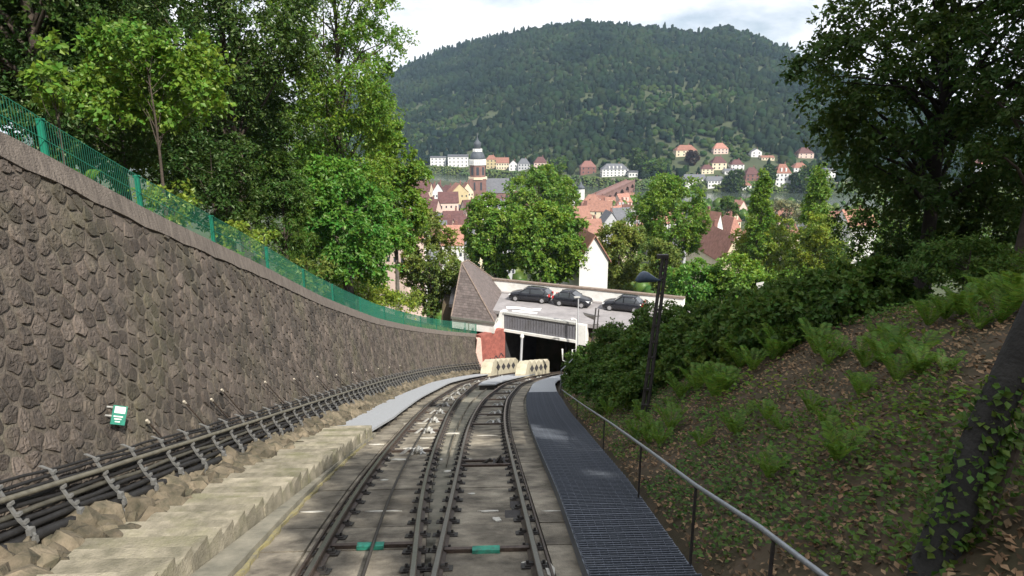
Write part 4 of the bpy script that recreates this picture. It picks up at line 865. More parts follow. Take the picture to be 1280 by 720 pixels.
# valley trees beyond the road
T('chestnut_tree', 'round bright chestnut tree with a smooth dome behind the slate roof', 576, 664, 232, 352, 100, LG[2], 51, nclump=100, ntwig=22, nleaf=16, leaf=.42, tr=.35, asp=.7, cr=.24, nl=12)
T('chestnut_tree', 'round chestnut tree touching the white gable house', 638, 738, 246, 358, 92, LG[2], 52, nclump=110, ntwig=22, nleaf=16, leaf=.40, tr=.35, asp=.7, cr=.24, nl=12)
T('lime_tree', 'mid green tree rising behind the two chestnuts', 628, 724, 204, 285, 150, LG[2], 53, nclump=80, ntwig=20, nleaf=16, leaf=.55, tr=.4, cr=.25)
T('lime_tree', 'tall bright green tree in front of the old bridge', 786, 888, 207, 335, 122, LG[2], 54, nclump=110, ntwig=22, nleaf=16, leaf=.46, tr=.4, cr=.24)
T('oak_tree', 'olive green tree right of the white gable house', 738, 812, 268, 365, 96, LG[4], 55, nclump=80, ntwig=20, nleaf=16, leaf=.38, tr=.3, cr=.26)
T('lime_tree', 'pale green tree below the old town roofs', 806, 852, 285, 385, 88, LG[4], 56, nclump=50, ntwig=18, nleaf=16, leaf=.34, tr=.25, cr=.28)
T('willow_tree', 'broad yellow green willow between the two columnar trees', 908, 1008, 262, 375, 112, LG[3], 57, nclump=100, ntwig=20, nleaf=16, leaf=.42, tr=.35, cr=.25, flat=1.0)
T('willow_tree', 'yellow green tree at the edge of the dark bank tree', 985, 1068, 262, 370, 98, LG[3], 58, nclump=80, ntwig=20, nleaf=16, leaf=.38, tr=.3, cr=.26)
T('columnar_tree', 'slender columnar tree, the shorter of the pair', 932, 968, 200, 345, 108, LG[2], 59, nclump=80, ntwig=16, nleaf=14, leaf=.38, tr=.2, shape='cone', cr=.42)
T('columnar_tree', 'slender columnar tree, the taller of the pair', 998, 1042, 183, 345, 104, LG[2], 60, nclump=80, ntwig=16, nleaf=14, leaf=.38, tr=.2, shape='cone', cr=.42)
T('round_bush', 'bright green bush behind the tall leaning mast', 832, 905, 318, 395, 80, LG[5], 61, nclump=60, ntwig=18, nleaf=14, leaf=.34, tr=.12, cat='bush', trunk='stems', asp=.7)
T('round_bush', 'bright green bush below the pink roofed house', 886, 965, 312, 395, 78, LG[2], 62, nclump=60, ntwig=18, nleaf=14, leaf=.34, tr=.12, cat='bush', trunk='stems', asp=.7)
T('round_bush', 'green bush beside the grey road sign', 950, 1050, 328, 410, 72, LG[2], 63, nclump=60, ntwig=18, nleaf=14, leaf=.30, tr=.12, cat='bush', trunk='stems')
T('round_bush', 'ivy covered tree screening the houses on the far right', 1040, 1180, 236, 380, 84, LG[1], 64, nclump=80, ntwig=18, nleaf=14, leaf=.36, tr=.3)
T('round_bush', 'dark bushy tree at the far right of the valley', 1160, 1330, 230, 380, 70, LG[1], 65, nclump=80, ntwig=18, nleaf=14, leaf=.32, tr=.3)
T('silver_willow', 'pale silvery willow by the river bank', 955, 1010, 246, 285, 230, LG[7], 66, nclump=40, ntwig=16, nleaf=12, leaf=.7, tr=.3)
T('tree', 'green tree among the old town roofs beside the church', 668, 716, 200, 250, 330, LG[1], 67, nclump=40, ntwig=14, nleaf=12, leaf=1.0, tr=.3)
T('tree', 'small green tree behind the pink roofed house', 893, 925, 245, 275, 300, LG[1], 68, nclump=30, ntwig=12, nleaf=12, leaf=.9, tr=.3)
# right bank: big dark tree and its neighbours
tb = gpt(1160, 345, t0=8); a = ony(1165, 120, 19.0); base = (ony(1165, 300, 19)[0], 19.0, 0); base = (base[0] - .1, 19.0, gz(base[0], 19.0))
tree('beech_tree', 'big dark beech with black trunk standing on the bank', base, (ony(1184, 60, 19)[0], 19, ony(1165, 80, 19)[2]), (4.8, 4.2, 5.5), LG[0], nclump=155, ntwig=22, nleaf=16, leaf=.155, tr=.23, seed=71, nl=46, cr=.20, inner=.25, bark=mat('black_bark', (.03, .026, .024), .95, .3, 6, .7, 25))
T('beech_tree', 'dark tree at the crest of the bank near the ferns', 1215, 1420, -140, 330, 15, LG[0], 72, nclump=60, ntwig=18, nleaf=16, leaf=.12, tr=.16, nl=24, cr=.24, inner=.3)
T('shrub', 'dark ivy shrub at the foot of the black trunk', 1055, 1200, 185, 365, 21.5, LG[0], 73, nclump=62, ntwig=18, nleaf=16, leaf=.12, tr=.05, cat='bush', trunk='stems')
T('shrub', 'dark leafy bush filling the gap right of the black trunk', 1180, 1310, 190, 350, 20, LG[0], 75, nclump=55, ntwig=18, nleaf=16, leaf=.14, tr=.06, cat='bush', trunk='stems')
T('shrub', 'dark leafy shrub behind the tall ferns', 1120, 1300, 285, 375, 14, LG[6], 74, nclump=45, ntwig=18, nleaf=16, leaf=.09, tr=.04, cat='bush', trunk='stems', shape='dome')
# bramble thicket on the bank between mast and tunnel
for i, (u0, u1, v0, v1, y, lab, mi) in enumerate([
    (706, 775, 425, 492, 42, 'leafy bramble mound closest to the tunnel mouth', 1), (728, 815, 395, 480, 37, 'bramble mound below the floodlight mast', 1), (775, 870, 374, 462, 33, 'bramble mound around the tall leaning mast', 6),
    (835, 930, 372, 450, 29, 'dark ivy mound on the crest beside the road sign', 6), (905, 1010, 372, 440, 25, 'dark ivy mound between road sign and ferns', 6), (985, 1120, 335, 425, 20, 'leafy mound behind the ferns', 1), (712, 765, 455, 515, 31, 'light green bramble tangle over the landing railing', 5),
    (745, 840, 430, 510, 30, 'bramble slope below the leaning mast', 6), (840, 920, 425, 478, 25, 'low bramble clump above the first ferns', 6), (945, 1040, 330, 420, 34, 'tall leafy bush behind the road sign', 1)]):
    a = ony((u0 + u1) / 2, (v0 + v1) / 2, y); rx = (u1 - u0) / 2 * y / F; rz = (v1 - v0) / 2 * y / F; rx *= 1.12; rz *= 1.15; g_ = gz(a[0], a[1])
    zc = min(a[2], g_ + rz * .6)
    tree('bramble_mound', lab, (a[0], a[1], g_), (a[0], a[1], a[2]), (rx, rx * .8, rz), LG[mi], nclump=60, ntwig=20, nleaf=14, leaf=.145, tr=.03, seed=80 + i, cat='bush', trunk='stems', nl=14, cr=.3, asp=.7)

lowline = ([700, 715, 760, 800, 850, 900, 960, 1000, 1060, 1150, 1290], [492, 500, 508, 505, 470, 462, 440, 428, 400, 385, 370])
def clump(seed, mi):
    return tree('bramble_clump', 'x', (0, 0, 0), (0, 0, .45), (1.0, 1.0, .85), LG[mi], nclump=26, ntwig=16, nleaf=11, leaf=.13, tr=.015, seed=seed, cat='bush', trunk='stems', nl=10, cr=.36, asp=.72)
cl = [clump(201, 6), clump(202, 1)]; used = [0, 0]; rq = random.Random(4); nb_ = 0
while nb_ < 62:
    u = rq.uniform(712, 1120); lo = float(np.interp(u, *lowline)); v = lo - rq.uniform(0, 1) ** 1.2 * (95 if u < 960 else 60)
    p_ = gpt(u, v, 75, 6)
    if (abs(u - 812) < 45 and p_[1] < MY + 1.5): nb_ += .05; continue
    if p_[1] < 9 or p_[1] > 56 or p_[0] < xbank(p_[1]) + .7: nb_ += .2; continue
    k = 0 if rq.random() < .5 else 1; o = cl[k] if used[k] == 0 else copy_tree(cl[k]); used[k] = 1; nb_ += 1
    s_ = rq.uniform(.6, 1.15); o.location = tuple(p_); o.scale = (s_, s_, s_); o.rotation_euler = (0, 0, rq.uniform(0, 6))
    tag(o, ('dark' if k == 0 else 'lighter green') + ' bramble clump in the thicket between tunnel mouth and ferns', 'bush', ('dark' if k == 0 else 'lighter') + ' bramble clumps on the bank')
# ------------------------------------------------------------------ ground cover, litter, grass strip, ferns
rs = np.random.RandomState(90)
def bank_pts(n, y0=3.0, y1=34, t1=9.0):
    y = y0 + (y1 - y0) * rs.uniform(0, 1, n) ** 1.35; t = rs.uniform(0.05, t1, n); x = xbank(y) + t; return np.stack([x, y, ground(x, y)], -1)
def patchy(P, f, thr): return P[bump(P[:, 0] + 40, P[:, 1] - 13, f) > thr]
P = bank_pts(46000); P[:, 2] += rs.uniform(.005, .05, len(P)); V = leaf_quads(rs, P, np.tile([0, 0, 1.], (len(P), 1)), .075, .6, .12, 0, 1.0); tag(npobj('leaf_litter', V, quads(len(P)), LITTER), 'brown dead leaves strewn over the shaded bank', 'leaf litter', kind='stuff')
P = patchy(bank_pts(80000, 3, 40), 1.1, .06); P[:, 2] += rs.uniform(.02, .16, len(P)); V = leaf_quads(rs, P, np.tile([0, 0, 1.], (len(P), 1)), .062, .8, .12, 0, 1.0); tag(npobj('ivy_cover', V, quads(len(P)), LG[6]), 'low ivy and seedlings covering the shaded bank', 'ground cover', kind='stuff')
P = patchy(bank_pts(9000, 3, 14), 1.7, .25); P[:, 2] += rs.uniform(.03, .22, len(P)); V = leaf_quads(rs, P, np.tile([0, 0, 1.], (len(P), 1)), .09, .7, .12, 0, .9); tag(npobj('seedling_cover', V, quads(len(P)), LG[2]), 'light green seedlings dotted over the bank', 'ground cover', kind='stuff')
# strip behind the fence
y = rs.uniform(5, 62, 26000); s = rs.uniform(.75, 3.4, 26000); x = np.array([xw(q) for q in y]) - 1.0 - s; P = np.stack([x, y, ground(x, y)], -1)
D = np.stack([rs.normal(0, .5, len(P)), rs.normal(0, .5, len(P)), np.ones(len(P))], -1)
def blades(P, D, h, w_):
    n = len(P); D = D / np.linalg.norm(D, axis=1, keepdims=True); hh = h * rs.uniform(.4, 1.2, (n, 1)); a = rs.uniform(0, 6.28, n); s_ = np.stack([np.cos(a), np.sin(a), 0 * a], -1) * w_
    return np.stack([P - s_, P + s_, P + D * hh * .6 + s_ * .6, P + D * hh + np.stack([rs.normal(0, .06, n), rs.normal(0, .06, n), 0 * a], -1)], 1).reshape(-1, 3)
half = len(P) // 2
tag(npobj('dry_grass', blades(P[:half], D[:half], .30, .008), quads(half), STRAW), 'dry straw coloured grass behind the green fence', 'grass', kind='stuff')
tag(npobj('green_grass', blades(P[half:], D[half:], .34, .009), quads(len(P) - half), GRASS), 'green grass and weeds behind the green fence', 'grass', kind='stuff')
def fern_mesh(seed, nf=11, L_=.75):
    rs = np.random.RandomState(seed); Q = []
    for k in range(nf):
        a = 6.283 * k / nf + rs.normal(0, .25); L0 = L_ * rs.uniform(.7, 1.15); el = rs.uniform(.75, 1.25)
        n = 26; t = np.linspace(0.08, 1, n); hz = L0 * (np.sin(t * el * 1.1) * .62 + t * .10); vz = L0 * (np.sin(t * 1.75) * .78)
        c = np.stack([np.cos(a) * hz, np.sin(a) * hz, vz], -1); tg = np.gradient(c, axis=0); tg /= np.linalg.norm(tg, axis=1, keepdims=True)
        sd = np.array([-np.sin(a), np.cos(a), 0]); ln = L0 * .20 * np.sin(np.clip(t * 1.08, 0, 1) * 3.0) ** .8 + .01
        for s in (-1, 1):
            b = c; d = sd * s * .9 + tg * .45 + np.array([0, 0, -.15]); tip = c + d * ln[:, None]; w_ = tg * (L0 / n * .55)
            Q.append(np.stack([b - w_, c + d * (ln * .5)[:, None] - w_ * .9, tip, c + d * (ln * .5)[:, None] + w_ * 1.1], 1))
        Q.append(np.stack([c[:-1] - sd * .004, c[:-1] + sd * .004, c[1:] + sd * .003, c[1:] - sd * .003], 1))
    V = np.concatenate(Q).reshape(-1, 3); return np_mesh('fern_fronds', V, quads(len(V) // 4), FERN)
FM = [fern_mesh(s) for s in (1, 2, 3)]
ferns = [(870, 490, 1.0), (893, 500, 1.1), (905, 492, .9), (925, 462, .8), (940, 466, .8), (965, 452, 1.0), (975, 447, .9), (1020, 445, .9), (1030, 450, .7), (1080, 462, .7), (1100, 457, .8), (1120, 480, .75), (1138, 457, .75), (1180, 402, .7), (1200, 397, .8), (1112, 440, .7), (1148, 470, .6),
         (1250, 405, .9), (1268, 390, .9), (1160, 410, .7), (810, 545, .7), (838, 540, .7), (760, 520, .7), (850, 500, .8), (1045, 580, .6), (960, 600, .5), (920, 545, .5), (875, 560, .5), (1225, 380, .8), (905, 452, .8), (800, 520, .6)]
rf_ = random.Random(12)
for k in range(26):
    u = rf_.uniform(780, 1270); ferns.append((u, rf_.uniform(float(np.interp(u, [780, 900, 1060, 1270], [520, 470, 420, 400])), 560), rf_.uniform(.3, .6)))
for i, (u, v, s) in enumerate(ferns):
    p_ = gpt(u, v, 60, 3); r0 = thing('fern', p_, 'green fern growing on the shaded bank' if v > 380 else 'green fern growing on the shaded bank', 'fern', 'ferns on the bank', rz=i * 1.7); r0.scale = (s, s, s * 1.1)
    link(bpy.data.objects.new('fronds', FM[i % 3]), r0)
for i, (y, sx_) in enumerate([(13.5, 2.0), (14.2, 1.8), (16.8, 2.3), (18.0, 1.9), (20.5, 2.1), (24, 2.2), (11.2, 1.7)]):
    x = float(xw(y)) - sx_ + .2; r0 = thing('fern', (x, y, gz(x, y)), 'pale fern growing in the grass behind the fence', 'fern', 'ferns behind the fence', rz=i * 2.1); r0.scale = (.8,) * 3; link(bpy.data.objects.new('fronds', FM[i % 3]), r0)
# dark leaning band close on the right, built as an ivied trunk
p0 = gpt(1170, 700, 30, 3); p1 = Vector(ony(1295, 395, p0[1] + .35)); p0 = Vector(p0)
r0 = thing('leaning_band', tuple(p0), 'dark leaning band built as an ivied trunk on the near bank', 'tree trunk'); q = p1 + (p1 - p0) * .7
MB().tube([p0 + (p0 - p1) * .12, p0.lerp(p1, .5) + Vector((-.03, 0, 0)), p1, q], [.15, .125, .11, .08], 10).build('trunk', mat('dark_band', (.035, .034, .032), .95, .3, 6, .8, 30), r0, smooth=True)
MB().tube([p0 + Vector((.16, -.1, 0)), p0.lerp(p1, .5) + Vector((.17, -.1, .0)), p1 + Vector((.13, -.08, 0))], [.03, .025, .02], 6).build('ivy_stem', BARK, r0)
PP = []; DD = []
for t in rs.uniform(0, .7, 1000): c_ = np.array(p0.lerp(p1, t)); d_ = rs.normal(0, 1, 3); d_ /= np.linalg.norm(d_); PP.append(c_ + d_ * (.13 + rs.uniform(0, .12) * (1 if t < .4 else .4))); DD.append(d_)
V = leaf_quads(rs, np.array(PP), np.array(DD), .065, .8); npobj('ivy_leaves', V, quads(len(PP)), LG[6], r0)

# ================================================================== TOWN, RIVER BANK, HILL
def house(name, label, x, y, z, w_, d_, h, rh, rz, wm, rm, kind='gable', cols=3, rows=2, group=None, cat='house', below=0.0, chim=1, dorm=0, win=(.9, 1.4)):
    r0 = thing(name, (x, y, z), label, cat, group, rz); W2, D2 = w_ / 2, d_ / 2
    MB().hexa([(-W2, -D2, -below), (W2, -D2, -below), (W2, D2, -below), (-W2, D2, -below)], [(-W2, -D2, h), (W2, -D2, h), (W2, D2, h), (-W2, D2, h)]).local('wall', wm, r0)
    o = .35; a, b = W2 + o, D2 + o; mb = MB(); ro = None
    if kind == 'gable':      # ridge along x
        MB().add([(-W2, -D2, h), (-W2, D2, h), (-W2, 0, h + rh * .96), (W2, -D2, h), (W2, D2, h), (W2, 0, h + rh * .96)], [(0, 2, 1), (3, 4, 5), (0, 3, 5, 2), (1, 2, 5, 4)]).local('gable_wall', wm, r0)
        t = .25; e = -o * rh / D2
        mb.add([(-a, -b, h + e), (a, -b, h + e), (a, 0, h + rh), (-a, 0, h + rh), (-a, b, h + e), (a, b, h + e)] + [(-a, -b, h + e + t), (a, -b, h + e + t), (a, 0, h + rh + t), (-a, 0, h + rh + t), (-a, b, h + e + t), (a, b, h + e + t)],
               [(6, 7, 8, 9), (9, 8, 11, 10), (0, 3, 2, 1), (3, 4, 5, 2), (0, 1, 7, 6), (5, 4, 10, 11), (0, 6, 9, 3), (3, 9, 10, 4), (1, 2, 8, 7), (2, 5, 11, 8)])
    elif kind == 'gable_y':
        MB().add([(-W2, -D2, h), (W2, -D2, h), (0, -D2, h + rh * .96), (-W2, D2, h), (W2, D2, h), (0, D2, h + rh * .96)], [(0, 1, 2), (3, 5, 4), (0, 2, 5, 3), (1, 4, 5, 2)]).local('gable_wall', wm, r0)
        t = .25; e = -o * rh / W2
        mb.add([(-a, -b, h + e), (-a, b, h + e), (0, b, h + rh), (0, -b, h + rh), (a, -b, h + e), (a, b, h + e)] + [(-a, -b, h + e + t), (-a, b, h + e + t), (0, b, h + rh + t), (0, -b, h + rh + t), (a, -b, h + e + t), (a, b, h + e + t)],
               [(9, 8, 7, 6), (10, 11, 8, 9), (1, 2, 3, 0), (2, 5, 4, 3), (6, 7, 1, 0), (11, 10, 4, 5), (3, 9, 6, 0), (4, 10, 9, 3), (7, 8, 2, 1), (8, 11, 5, 2)])
    elif kind == 'hip':
        k = min(W2, D2) * .9; rx_ = max(a - k, .2) if a >= b else .2; ry_ = max(b - k, .2) if b > a else .2
        mb.hexa([(-a, -b, h - .05), (a, -b, h - .05), (a, b, h - .05), (-a, b, h - .05)], [(-rx_, -ry_, h + rh), (rx_, -ry_, h + rh), (rx_, ry_, h + rh), (-rx_, ry_, h + rh)])
    else: mb.box((0, 0, h + rh / 2), (2 * a, 2 * b, rh))
    ro = mb.local('roof', rm, r0)
    if chim and kind != 'flat':
        for q in range(chim): MB().box((W2 * (.35 - .7 * q), D2 * .12, h + rh * .95), (.8, .8, rh * .5 + 1)).local('chimney', W_BRK, ro)
    for q in range(dorm):
        xx = -W2 * .6 + 1.2 * W2 * (q + .5) / dorm; MB().box((xx, -D2 * .62, h + rh * .38), (1.5, D2 * .5, rh * .42)).local('dormer', wm, ro)
    for r_ in range(rows):
        for c_ in range(cols):
            xx = -W2 + w_ * (c_ + .5) / cols; zz = h * (r_ + .55) / rows
            MB().box((xx, -D2 - .02, zz), (win[0], .12, win[1])).local('window', WIN, r0)
        for s in (-1, 1):
            for c_ in range(max(1, cols // 2)):
                yy = -D2 + d_ * (c_ + .5) / max(1, cols // 2); MB().box((s * (W2 + .02), yy, h * (r_ + .55) / rows), (.12, win[0], win[1])).local('window', WIN, r0)
    return r0
FARB = []
def far_house(label, u0, u1, ve, vb, vr, wm, rm, kind='hip', cols=3, rows=2, rz=0.0, dorm=0, grp='houses on the far bank'):
    p_ = gpt((u0 + u1) / 2, vb, 2600, 300); y = p_[1]; k = y / F * 1.02
    w_ = (u1 - u0) * k; h = max((vb - ve) * k, 3); rh = max((ve - vr) * k, .6); d_ = min(max(w_ * .7, 8), 14)
    FARB.append((p_[0], y, w_, h + rh)); return house('far_house', label, p_[0], y + d_ / 2, p_[2], w_, d_, h, rh, rz, wm, rm, kind, cols, rows, grp, below=6, dorm=dorm, win=(min(1.6, w_ / cols * .45), min(2.0, h / rows * .5)))
for a in [('white flat roofed villa on the far bank at the wood edge', 538.5, 557, 198, 208.5, 196.5, W_WHT, R_GRY, 'flat', 4, 3), ('white flat roofed apartment block beside the church tower on the far bank', 560.5, 585, 197, 209, 194.5, W_WHT, R_GRY, 'flat', 5, 3),
          ('yellow house on the far bank beside the church tower', 608, 621, 200, 211, 195, W_YEL, R_BRN, 'hip', 3, 3), ('long cream house row under a brown roof on the far bank', 620.5, 636, 204, 212.5, 198, W_CRM, R_BRN, 'gable', 5, 2),
          ('narrow white gabled house on the far bank', 636.5, 647, 206, 213.5, 201, W_WHT, R_GRY, 'gable_y', 2, 2), ('pale grey house with slate roof on the far bank', 648, 662, 205, 212.5, 199, W_GRY, R_GRY, 'hip', 4, 2),
          ('pink villa with red hipped roof on the far bank', 668, 684, 204, 212, 197, W_PNK, R_RED, 'hip', 4, 2), ('dark red brick villa with steep roofs on the far bank', 726, 745, 209, 218, 202, W_BRK, W_BRK, 'hip', 3, 2),
          ('long white hotel with dark hipped roof and dormers', 753, 785, 212, 221, 205.5, W_WHT, R_GRY, 'hip', 7, 3, 0, 4), ('low white annex of the long hotel', 786, 797, 216, 222, 214, W_WHT, R_GRY, 'flat', 3, 1),
          ('orange roofed villa high on the wooded slope', 845, 871, 188.5, 195.5, 182, W_CRM, R_BRN, 'hip', 4, 2), ('grey roofed mansion high on the wooded slope', 892, 910, 186, 192.5, 179.5, W_PNK, R_PNK, 'hip', 4, 2),
          ('small white house with twin gables on the slope', 939, 952, 190, 196.5, 186.5, W_WHT, R_GRY, 'gable_y', 2, 2), ('cream villa with red pointed roof in the middle of the slope', 890, 908, 204, 212.5, 196.5, W_CRM, R_RED, 'hip', 3, 2),
          ('cream house with low red roof beside the pointed villa', 877, 892, 211.5, 217.5, 206.5, W_CRM, R_RED, 'hip', 3, 2), ('white house with small red roof on the slope', 914, 930, 206, 212, 200, W_WHT, R_RED, 'hip', 3, 2),
          ('long pale terrace with grey roof by the river road', 857, 882, 224, 231.5, 219, W_WHT, R_GRY, 'gable', 6, 2), ('white terrace with balconies by the river road', 885, 904, 226, 234.5, 221.5, W_WHT, R_GRY, 'gable', 5, 2),
          ('small white house behind the shorter columnar tree', 922, 939, 232, 238.5, 227, W_WHT, R_BRN, 'hip', 3, 2), ('tall red brick house behind the shorter columnar tree', 932, 949, 218, 226, 210, W_BRK, R_RED, 'hip', 3, 2),
          ('tall pale villa with brown mansard roof between the columnar trees', 969, 988, 217, 233, 206, W_WHT, R_BRN, 'hip', 4, 3, 0, 2), ('white house left of the taller columnar tree', 992, 1010, 210, 217, 204, W_WHT, R_BRN, 'hip', 3, 2),
          ('red roofed house highest on the slope beside the bank tree', 998, 1017, 192, 198, 185, W_PNK, R_RED, 'hip', 3, 2), ('white cube house low on the slope beside the bank tree', 1030, 1044, 214, 222, 211, W_WHT, R_GRY, 'flat', 3, 2),
          ('long low garage row with pale walls on the slope', 952, 968, 197, 200.5, 195, W_CRM, R_BRN, 'gable', 4, 1), ('low white garden house on the slope', 906, 921, 214, 218, 211.5, W_WHT, R_GRY, 'gable', 3, 1),
          ('pale house seen through the bank tree', 1222, 1262, 206, 224, 196, W_WHT, R_PNK, 'hip', 4, 2)]:
    far_house(*a)
# church tower
cx, cyy = float(ony(597, 200, 520)[0]), 520.0
ch = thing('church_tower', (cx, cyy, -66), 'red sandstone church tower with white gallery and slate bulb spire', 'church tower')
def vz(v): return float(ony(597, v, 520)[2])
def octo(mb, w0, v0, w1, v1, n=8):
    r = [(w * 520 / F / 2 / math.cos(math.pi / n)) for w in (w0, w1)]
    mb.loft([[(cx + r[i] * math.cos(6.2832 * (k + .5) / n), cyy + r[i] * math.sin(6.2832 * (k + .5) / n), vz((v0, v1)[i])) for k in range(n)] for i in (0, 1)]); return mb
mb = MB(); r_ = 20.5 * 520 / F / 2; mb.box((cx, cyy, (vz(223) - 66) / 2), (2 * r_, 2 * r_, vz(223) + 66)); lower = mb.build('lower_shaft', SAND, ch)
mb = MB(); octo(mb, 23, 224, 23, 221); mb.build('cornice', W_CRM, ch)
mb = MB(); octo(mb, 18.5, 221, 18.5, 206); shaft = mb.build('octagon_shaft', SAND, ch)
mb = MB(); octo(mb, 20.5, 206, 20.5, 199); gal = mb.build('white_gallery', WHITEP, ch)
mb = MB(); mb.lathe((cx, cyy, vz(199)), [(5.6, 0), (5.9, 1.2), (5.2, 3.2), (4.0, 5.2), (3.4, 6.4)], 12); mb.build('slate_bulb', TGREY, ch, smooth=True)
mb = MB(); octo(mb, 11.5, 189.5, 11.5, 186); mb.build('lantern_gallery', WHITEP, ch)
mb = MB(); mb.lathe((cx, cyy, vz(186)), [(2.4, 0), (2.4, 2.2), (3.0, 3.2), (2.7, 4.6), (1.4, 5.8), (.6, 7), (.35, 8.5), (.1, 12)], 10); mb.build('spire', TGREY, ch, smooth=True)
for k in range(8):
    a = 6.2832 * (k + .0) / 8; rr = 9.3 * 520 / F * .995; mb = MB(); mb.box((cx + rr * math.cos(a), cyy + rr * math.sin(a), (vz(218.5) + vz(208.5)) / 2), (.3, 2.0, vz(208.5) - vz(218.5)), a); mb.build('belfry_window', WIN, shaft)
    a = 6.2832 * (k + .0) / 8; rr = 10.25 * 520 / F * .995; mb = MB()
    for q in (-1.4, 0, 1.4): mb.box((cx + rr * math.cos(a) - q * math.sin(a), cyy + rr * math.sin(a) + q * math.cos(a), vz(202.8)), (.2, .7, 2.2), a)
    mb.build('gallery_opening', W_GRY, gal)
for q in (-2.5, 2.5): MB().box((cx + q, cyy - r_ - .02, vz(232)), (1.3, .3, 6)).build('lancet_window', WIN, lower)
house('church_nave', 'dark steep church roof beside the sandstone tower', cx + 13, 524, -66, 22, 14, 13, 10, .06, SAND, R_GRY, 'gable', 5, 1, cat='church', chim=0, win=(1.6, 7))
# old bridge
br0 = Vector((ony(742, 247, 560)[0], 560, -66)); br1 = Vector((float(ony(792, 229, 708)[0]), 722, -62)); dv = (br1 - br0); dv.z = 0; Lb = dv.length; dv.normalize(); nv_ = Vector((dv.y, -dv.x, 0)); 
brg = thing('old_bridge', (br0.x, br0.y, -72), 'arched red sandstone bridge crossing the river', 'bridge'); na = 6; sp_ = Lb / na; HW = 4.5; ZD = -61.5
for i in range(na):
    n = 12; x0 = i * sp_; R_ = sp_ * .40; mb = MB(); secs = []
    for side in (-1, 1):
        pass
    top = []; bot = []
    for k in range(n + 1):
        s_ = x0 + sp_ * k / n; u_ = (k / n - .5) * sp_; zb = -80 if abs(u_) >= R_ else -72.5 + math.sqrt(max(R_ * R_ - u_ * u_, 0)) * (8.2 / R_)
        secs.append([br0 + dv * s_ + nv_ * HW + Vector((0, 0, zb - br0.z)), br0 + dv * s_ + nv_ * HW + Vector((0, 0, ZD - br0.z)), br0 + dv * s_ - nv_ * HW + Vector((0, 0, ZD - br0.z)), br0 + dv * s_ - nv_ * HW + Vector((0, 0, zb - br0.z))])
    mb.loft(secs); mb.build('arch_span', SAND, brg)
    c = br0 + dv * x0; mb = MB(); mb.loft([[c + nv_ * (HW + 3) + dv * -.3 + Vector((0, 0, z_ - c.z)), c + nv_ * HW + dv * 3 + Vector((0, 0, z_ - c.z)), c - nv_ * HW + dv * 3 + Vector((0, 0, z_ - c.z)), c - nv_ * (HW + 3) + Vector((0, 0, z_ - c.z)), c - nv_ * HW - dv * 3 + Vector((0, 0, z_ - c.z)), c + nv_ * HW - dv * 3 + Vector((0, 0, z_ - c.z))] for z_ in (-79, -67)]); mb.build('pier', SAND, brg)
for s in (-1, 1):
    a, b = br0 + nv_ * s * HW, br0 + dv * Lb + nv_ * s * HW; o_ = nv_ * .3
    MB().hexa([Vector((q.x, q.y, ZD)) for q in (a - o_, b - o_, b + o_, a + o_)], [Vector((q.x, q.y, ZD + 1.1)) for q in (a - o_, b - o_, b + o_, a + o_)]).build('parapet', SAND, brg)
# gate tower cupolas near the bridge
for i, (u, lab) in enumerate(((714, 'white gate turret with dark cap near the bridge, shorter one'), (726, 'white gate turret with dark cap near the bridge, taller one'))):
    p_ = ony(u, 240, 545); t = thing('gate_turret', (p_[0], 545, -66), lab, 'tower'); zt_ = float(ony(u, 236 + (3 if i == 0 else 0), 545)[2])
    MB().lathe((p_[0], 545, -66), [(3.2, 0), (3.2, zt_ + 66)], 12).build('shaft', W_WHT, t); MB().lathe((p_[0], 545, zt_), [(3.5, 0), (3.2, 1.5), (1.6, 3), (1.0, 4.2), (.2, 6)], 12).build('cap', TGREY, t, smooth=True)
